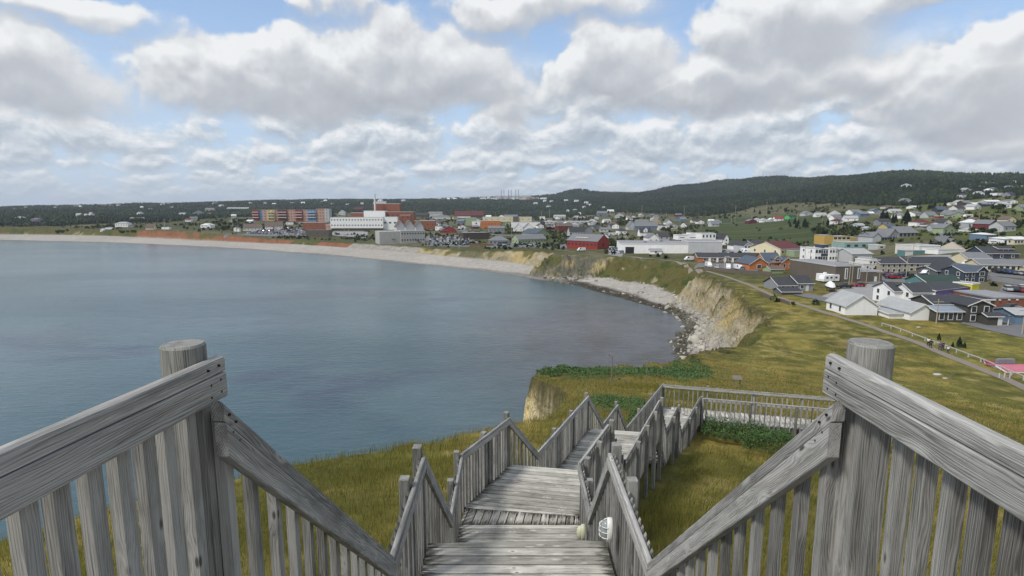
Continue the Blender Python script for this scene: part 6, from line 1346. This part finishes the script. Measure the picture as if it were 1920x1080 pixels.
# ------------------------------------------------------------------ poles, masts, fences, small things
def pole(u, vt, vb, label, arms=1, group=None, light=False):
    p = place(u, vb); s = project(p)[2]/F_; h = max(4.0, (vb-vt)*s); w_ = max(.13, s*.32); r = empty('utility_pole' if not light else 'street_lamp', p, label=label, cat='utility pole' if not light else 'street lamp', group=group)
    V, Fc = lathe([(w_,-1),(w_*.7,h)], 8); np_mesh('pole_shaft', V, Fc, wallm('beige') if not light else wallm('lgrey'), r)
    if light: np_mesh('lamp_arm', *bx(0, 1.6, -w_*.5, w_*.5, h-.25, h-.05), wallm('lgrey'), r); np_mesh('lamp_head', *bx(1.3, 2.1, -.2, .2, h-.35, h-.2), wallm('lgrey'), r)
    else:
        for i in range(arms): np_mesh('cross_arm', *bx(-1.2, 1.2, -w_, -w_*.4, h-.7-i*1.0, h-.7-i*1.0+max(.14, s*.3)), wallm('beige'), r)
        if arms > 1: V, Fc = lathe([(.3,0),(.3,.9)], 10); np_mesh('transformer', [(x+.45, y, z+h-3.4) for x, y, z in V], Fc, wallm('grey'), r)
for q in ((1126,410,434,'utility pole left of the tan bungalow',2), (1203,386,413,'tall utility pole in front of the woods above the blue house',1), (1249,398,413,'utility pole right of the cream roofed cottage',1), (1282,387,414,'tall pole at the left end of the meadow road',1),
  (1371,400,417,'left pole of the pair on the meadow road',1), (1378,387,417,'tallest pole of the pair on the meadow road',2), (1409,400,416,'pole just left of the white meadow cottages',1), (1437,379,398,'pylon on the pale hillside field',2), (1495,392,413,'pole by the bright green roof',1),
  (1508,455,496,'pole in front of the maroon roofed hall',1), (1517,470,512,'pole at the left corner of the white and navy block',1), (1564,455,526,'tall dark double pole before the white and navy block',2), (1591,492,541,'pole in front of the brown brick hall',1), (1597,480,530,'second pole at the corner of the brown brick hall',1),
  (1647,507,540,'pole right of the low dark brown building',1), (1624,503,530,'pole left of the white mission style facade',1), (1698,480,526,'pole in front of the long beige block',1), (1709,458,502,'dark pole beside the container shed',1), (1755,560,608,'pole at the left corner of the dark olive house',1), (1916,576,627,'pole cut by the right edge below the brick store',2),
  (1834,387,425,'pole beside the orange cottage',1), (1647,393,422,'pole in front of the tree belt',1), (1693,414,430,'short pole right of the yellow house',1), (1872,424,446,'pole above the right edge bungalows',1), (1911,394,418,'pole on the far right slope',1), (1714,388,401,'pole below the lone white cottage',1),
  (1046,410,434,'pole beside the dark red two storey house',1), (959,430,447,'short pole near the double gabled white house',1), (826,403,424,'pole left of the car lined main street',1), (1015,395,412,'pole at the wood edge by the cream supermarket',1), (1030,392,412,'pole right of the wood edge office',1),
  (365,410,425,'pole right of the trailers in the left woods',1), (447,408,431,'tall pole above the white sheds',1), (437,409,434,'pole left of the tall pole above the white sheds',1), (320,412,428,'pole in the bushes above the red cliff',1), (292,417,432,'thin pole beside the cream barn',1), (1605,395,412,'pole on the slope by the white two storey house',1), (1541,400,424,'pole between the meadow and the slope houses',1)):
    pole(*q)
for q in ((309,412,432,'pale mast between the two white trailers'), (614,417,443,'street lamp at the corner of the low brown workshop'), (646,420,446,'street lamp in front of the hospital, left'), (654,422,446,'street lamp in front of the hospital, right'), (803,440,459,'street lamp in the car park right of the concrete block'), (861,444,466,'street lamp at the right end of the packed car park'), (1358,480,506,'street lamp in the motel yard')):
    pole(q[0], q[1], q[2], q[3], light=True)
for (u, vt, vb, lb) in ((1364,325,339,'thin radio mast on the left hill shoulder'), (1430,318,331,'thin radio mast on the middle hill, left one'), (1437,315,330,'taller radio mast on the middle hill'), (1675,302,319,'radio mast on the highest hill')):
    p = place(u, vb+2); s = project(p)[2]/F_; h = (vb+2-vt)*s; r = empty('radio_mast', p, label=lb, cat='mast')
    for a in range(3): x, y = .9*math.cos(a*2.09), .9*math.sin(a*2.09); V, Fc = lathe([(.28,-3),(.18,h)], 5); np_mesh('mast_leg', [(X+x*(1-Z/h*.8), Y+y*(1-Z/h*.8), Z) for X, Y, Z in V], Fc, wallm('grey'), r)
def fence(P, h, label, matn, name='fence', rails=False, postgap=2.4):
    c = [place(u, v) for u, v in P]; pts = [c[0]]
    for a, b_ in zip(c[:-1], c[1:]):
        m_ = max(1, int((b_-a).length/postgap)); pts += [a.lerp(b_, (i+1)/m_) for i in range(m_)]
    for p in pts: p.z = gh(p.x, p.y)
    o = c[0].copy(); r = empty(name, o, label=label, cat='barrier' if rails else 'fence'); parts = []
    for a, b_ in zip(pts[:-1], pts[1:]):
        d = (b_-a); n = Vector((-d.y, d.x, 0)).normalized()*.04; a = a-o; q = a+d
        z0, z1 = (h-.14, h) if rails else (.05, h)
        V = [a-n+Vector((0,0,z0)), q-n+Vector((0,0,z0)), q+n+Vector((0,0,z0)), a+n+Vector((0,0,z0)), a-n+Vector((0,0,z1)), q-n+Vector((0,0,z1)), q+n+Vector((0,0,z1)), a+n+Vector((0,0,z1))]
        parts.append(([tuple(v) for v in V], [(3,2,1,0),(4,5,6,7),(0,1,5,4),(1,2,6,5),(2,3,7,6),(3,0,4,7)]))
    np_mesh('rail' if rails else 'panel', *merge(parts), wallm(matn), r)
    for p in pts[::1][:90]: q = p-o; np_mesh('post', *bx(q.x-.07, q.x+.07, q.y+.05, q.y+.17, q.z-.4, q.z+h+(.0 if rails else .08)-.03), wallm(matn), r)
fence([(1654,611),(1689,622.5),(1735,640),(1773,654),(1840,679.5),(1877,695),(1920,714),(1990,744)], .75, 'long pale guard rail on short posts beside the gravel path', 'lgrey', 'guard_rail', True, 3.0)
fence([(1320,508),(1380,513),(1447,517)], 1.6, 'grey board fence in front of the parked vans and the orange house', 'brown'); fence([(1855,526),(1900,533),(1960,544)], 1.8, 'tall grey board fence at the right edge below the bungalow row', 'grey')
fence([(1428,556),(1462,566),(1480,572)], 1.0, 'low weathered fence below the long grey house', 'brown')
M['oldwood'] = flat_mat('old_fence_post', (.17,.155,.13), .9, .3)
def stake(u, v, h, label, lean=0, w_=.05, braces=(), cat='post'):
    p = place(u, v); r = empty('fence_post', p, label=label, cat=cat); V, Fc = lathe([(w_,-.3),(w_*.8,h)], 7); np_mesh('shaft', [(x+z*lean, y, z) for x, y, z in V], Fc, M['oldwood'], r)
    for (x0, z0, x1, z1) in braces:
        w = WB(); w.box((x0,0,z0), (x1,.02,z1), .05, .05); o = np_mesh('brace', np.array([tuple(q) for q in w.V]), w.F, M['oldwood'], r)
stake(1146,721,2.7,'leaning fence post with a diagonal brace on the headland',.02,.055,((.0,1.6,.35,-.1),(.45,1.3,1.75,-.1),(-.38,2.85,.0,2.45))); stake(1211,722,2.3,'second tall old fence post on the headland, with a forked top',.05,.045,((.0,1.9,.30,2.5),)); 
stake(1158,700,1.3,'short thin stake behind the braced headland post'); stake(1173,699,1.1,'thin stake in the dark headland shrubs'); stake(1249,700,1.3,'thin stake at the right of the headland shrubs'); stake(1321,668,2.4,'lone post at the foot of the pale slabs by the shore',0,.06); stake(1690,677,1.6,'weathered stake in the middle of the grass field'); stake(1781,719,1.6,'leaning forked stake below the path',.08,.05,((.05,1.0,.55,1.7),)); stake(1420,616,1.6,'stake on the grassy cliff shoulder')
p = place(1381,727); r = empty('information_sign', p, label='small sloping information sign on two legs in the grass beyond the walkway', cat='sign')
np_mesh('sign_panel', *slab([(-.45,-.3,.95),(.45,-.3,.95),(.45,.2,1.25),(-.45,.2,1.25)], .05), M['oldwood'], r)
for x in (-.3,.3): np_mesh('leg', *bx(x-.04, x+.04, -.1, .02, -.3, 1.0), M['oldwood'], r)
for i, (u, v) in enumerate(((1873,709),(1883,709),(1893,710))): 
    V, Fc = lathe([(.09,-.2),(.09,.75),(.06,.82)], 10); tag(np_mesh('bollard', V, Fc, wallm('lgrey'), loc=place(u, v)), ('left','middle','right')[i]+' one of three short pale bollards across the gravel path', 'bollard')
H('hut', 'low hut with a faded pink roof cut by the right edge below the path', 'hut', 1889, 698, -3, [b(0,70,4,1,'gy',4.5,'white','pink')])
H('shed', 'narrow shed with a faded red roof below the guard rail', 'shed', 1852, 683, -30, [b(0,12,2.5,.8,'gy',3,'white','red')])
def trap():
    parts = [bx(-.45,.45,-.25,.25,z,z+.03) for z in (0,.34)]+[bx(x,x+.03,-.25,.25,0,.37) for x in (-.45,-.15,.15,.42)]+[bx(-.45,.45,y,y+.02,0,.37) for y in (-.26,.24)]
    return merge(parts)
tv, tf = trap(); tm = None
for i in range(18):
    p = place(1872+(i % 6)*4.6, 685-(i//12)*1.0); p.z += .38*(2-(i//6) if i < 12 else .2)
    if tm is None: o = tm = np_mesh('lobster_trap', tv, tf, wallm('grey'))
    else: o = tm.copy(); COL.objects.link(o)
    o.location = p; o.rotation_euler = (0,0,R(10)); tag(o, 'grey lobster trap in the pile behind the pink roofed hut', 'trap', 'pile of grey lobster traps')
for (u, v, hh, lb) in ((1784,470,4.4,'tall pale gravel heap beside the uphill road'), (1823,477,3.4,'lower pale gravel heap right of the tall one')):
    rs = np.random.RandomState(u); V = [(0,0,hh)]; Fc = []
    for k in range(1, 9):
        for j in range(24): a = j/24*6.283; r_ = k/8*hh*1.7*(1+.12*math.sin(3*a+u)+rs.uniform(-.04,.04)); V.append((r_*math.cos(a), r_*math.sin(a), hh*(1-k/8)**1.1-(.5 if k == 8 else 0)))
    for j in range(24): Fc.append((0, 1+j, 1+(j+1) % 24))
    for k in range(7):
        for j in range(24): a = 1+k*24+j; b_ = 1+k*24+(j+1) % 24; Fc.append((a, a+24, b_+24, b_))
    tag(np_mesh('gravel_heap', V, Fc, wallm('beige'), loc=place(u, v), smooth=True), lb, 'gravel heap')
for i, (u, v, s_, lb) in enumerate(((1757,703,.55,'flat pale boulder in the grass field'), (1772,710,.35,'small pale boulder right of the flat one'), (1722,614,.4,'pale stone on the bank below the dark olive house'))):
    rs = np.random.RandomState(i); V, Fc = lathe([(s_*.8,-.1),(s_,s_*.15),(s_*.7,s_*.4),(s_*.2,s_*.5)], 9, (1.3,.8)); V = [(x*rs.uniform(.85,1.15), y*rs.uniform(.85,1.15), z) for x, y, z in V]; tag(np_mesh('boulder', V, Fc, wallm('conc'), loc=place(u, v)), lb, 'boulder')
# people: one skinned body each, clothes and hair over it
def person(u, v, yaw, label, shirt, trousers, hair, h=1.72, stride=.28, arm=.2):
    k = h/1.72; p = place(u, v); p.z += .06; r = empty('person', p, R(yaw), label=label, cat='person')
    J = dict(pel=(0,0,.95), sp=(0,.01,1.15), ch=(0,.0,1.36), nk=(0,0,1.48), hd=(0,-.02,1.58), tp=(0,-.01,1.68), hl=(.09,0,.90), kl=(.10,-stride*.6,.50), al=(.10,-stride*.55,.09), fl=(.10,-stride*.55-.16,.04), hr=(-.09,0,.90), kr=(-.10,stride*.15,.50), ar=(-.10,stride*.9,.12), fr=(-.10,stride*.9-.14,.04),
             sl=(.18,0,1.40), el=(.23,arm*.6,1.14), wl=(.24,arm*.2,.92), gl=(.24,arm*.1,.84), sr=(-.18,0,1.40), er=(-.23,-arm*.4,1.14), wr=(-.24,-arm*1.2,.95), gr=(-.24,-arm*1.4,.87))
    rad = dict(pel=.13, sp=.12, ch=.14, nk=.055, hd=.09, tp=.08, hl=.085, kl=.058, al=.04, fl=.035, hr=.085, kr=.058, ar=.04, fr=.035, sl=.065, el=.042, wl=.03, gl=.035, sr=.065, er=.042, wr=.03, gr=.035)
    E = [('pel','sp'),('sp','ch'),('ch','nk'),('nk','hd'),('hd','tp'),('pel','hl'),('hl','kl'),('kl','al'),('al','fl'),('pel','hr'),('hr','kr'),('kr','ar'),('ar','fr'),('ch','sl'),('sl','el'),('el','wl'),('wl','gl'),('ch','sr'),('sr','er'),('er','wr'),('wr','gr')]
    def skin(nm, edges, grow, mat):
        names = sorted({n for e in edges for n in e}, key=lambda n: list(J).index(n)); idx = {n: i for i, n in enumerate(names)}
        me = bpy.data.meshes.new(nm); me.from_pydata([tuple(c*k for c in J[n]) for n in names], [(idx[a], idx[b_]) for a, b_ in edges], []); o = bpy.data.objects.new(nm, me); COL.objects.link(o); o.parent = r; me.materials.append(mat)
        o.modifiers.new('skin', 'SKIN'); 
        if not me.skin_vertices: me.skin_vertices.new() if hasattr(me.skin_vertices, 'new') else None
        for i, n in enumerate(names):
            q = (rad[n]+grow)*k; me.skin_vertices[0].data[i].radius = (q, q)
        me.skin_vertices[0].data[0].use_root = True; sb = o.modifiers.new('sub', 'SUBSURF'); sb.levels = 1; sb.render_levels = 1; return o
    skin('body', E, 0, M['skin'])
    skin('jacket', [('pel','sp'),('sp','ch'),('ch','sl'),('sl','el'),('el','wl'),('ch','sr'),('sr','er'),('er','wr')], .018, shirt); skin('trousers', [('pel','hl'),('hl','kl'),('kl','al'),('pel','hr'),('hr','kr'),('kr','ar')], .014, trousers)
    V, Fc = lathe([(.085,0),(.108,.05),(.095,.12),(.04,.16)], 12); np_mesh('hair', [(x*k, (y+.012)*k, (z+1.565)*k) for x, y, z in V], Fc, hair, r, smooth=True)
M['skin'] = flat_mat('skin', (.42,.26,.19), .6, .05)
for nm, c in (('white_cloth',(.66,.66,.66)), ('black_cloth',(.02,.02,.022)), ('purple_cloth',(.13,.07,.20)), ('navy_cloth',(.03,.04,.09)), ('denim',(.06,.09,.15)), ('hair_dark',(.03,.02,.015)), ('hair_fair',(.20,.14,.08))): M[nm] = flat_mat(nm, c, .85, .08)
person(1740,650,150,'person in a white jacket and black trousers walking behind on the path', M['white_cloth'], M['black_cloth'], M['hair_dark'])
person(1744.5,653,150,'person all in black leading the group on the path', M['black_cloth'], M['black_cloth'], M['hair_dark'])
person(1761.5,658,160,'person in a purple jacket on the path beside the guard rail', M['purple_cloth'], M['denim'], M['hair_dark'])
person(1767,657,150,'person in a navy top right beside the one in purple', M['navy_cloth'], M['black_cloth'], M['hair_fair'])
person(1777,663,150,'small person in a white shirt, last of the walkers', M['white_cloth'], M['navy_cloth'], M['hair_fair'], h=1.35)
# ------------------------------------------------------------------ sea air over the whole scene
def build_haze(dens):
    m = bpy.data.materials.new('haze'); m.use_nodes = True; nt = m.node_tree; nt.nodes.clear()
    o = nt.nodes.new('ShaderNodeOutputMaterial'); v = nt.nodes.new('ShaderNodeVolumePrincipled'); v.inputs['Density'].default_value = dens; v.inputs['Color'].default_value = (.80,.88,1.0,1); v.inputs['Anisotropy'].default_value = .2
    nt.links.new(v.outputs[0], o.inputs['Volume'])
    V, Fc = bx(-12600, 12600, -12600, 12600, -8.0, 260.0)
    tag(np_mesh('haze', V, Fc, m), kind='stuff', cat='haze', label='thin pale sea air paling the far hills')
scene.cycles.volume_bounces = 0
build_haze(7.0e-5)
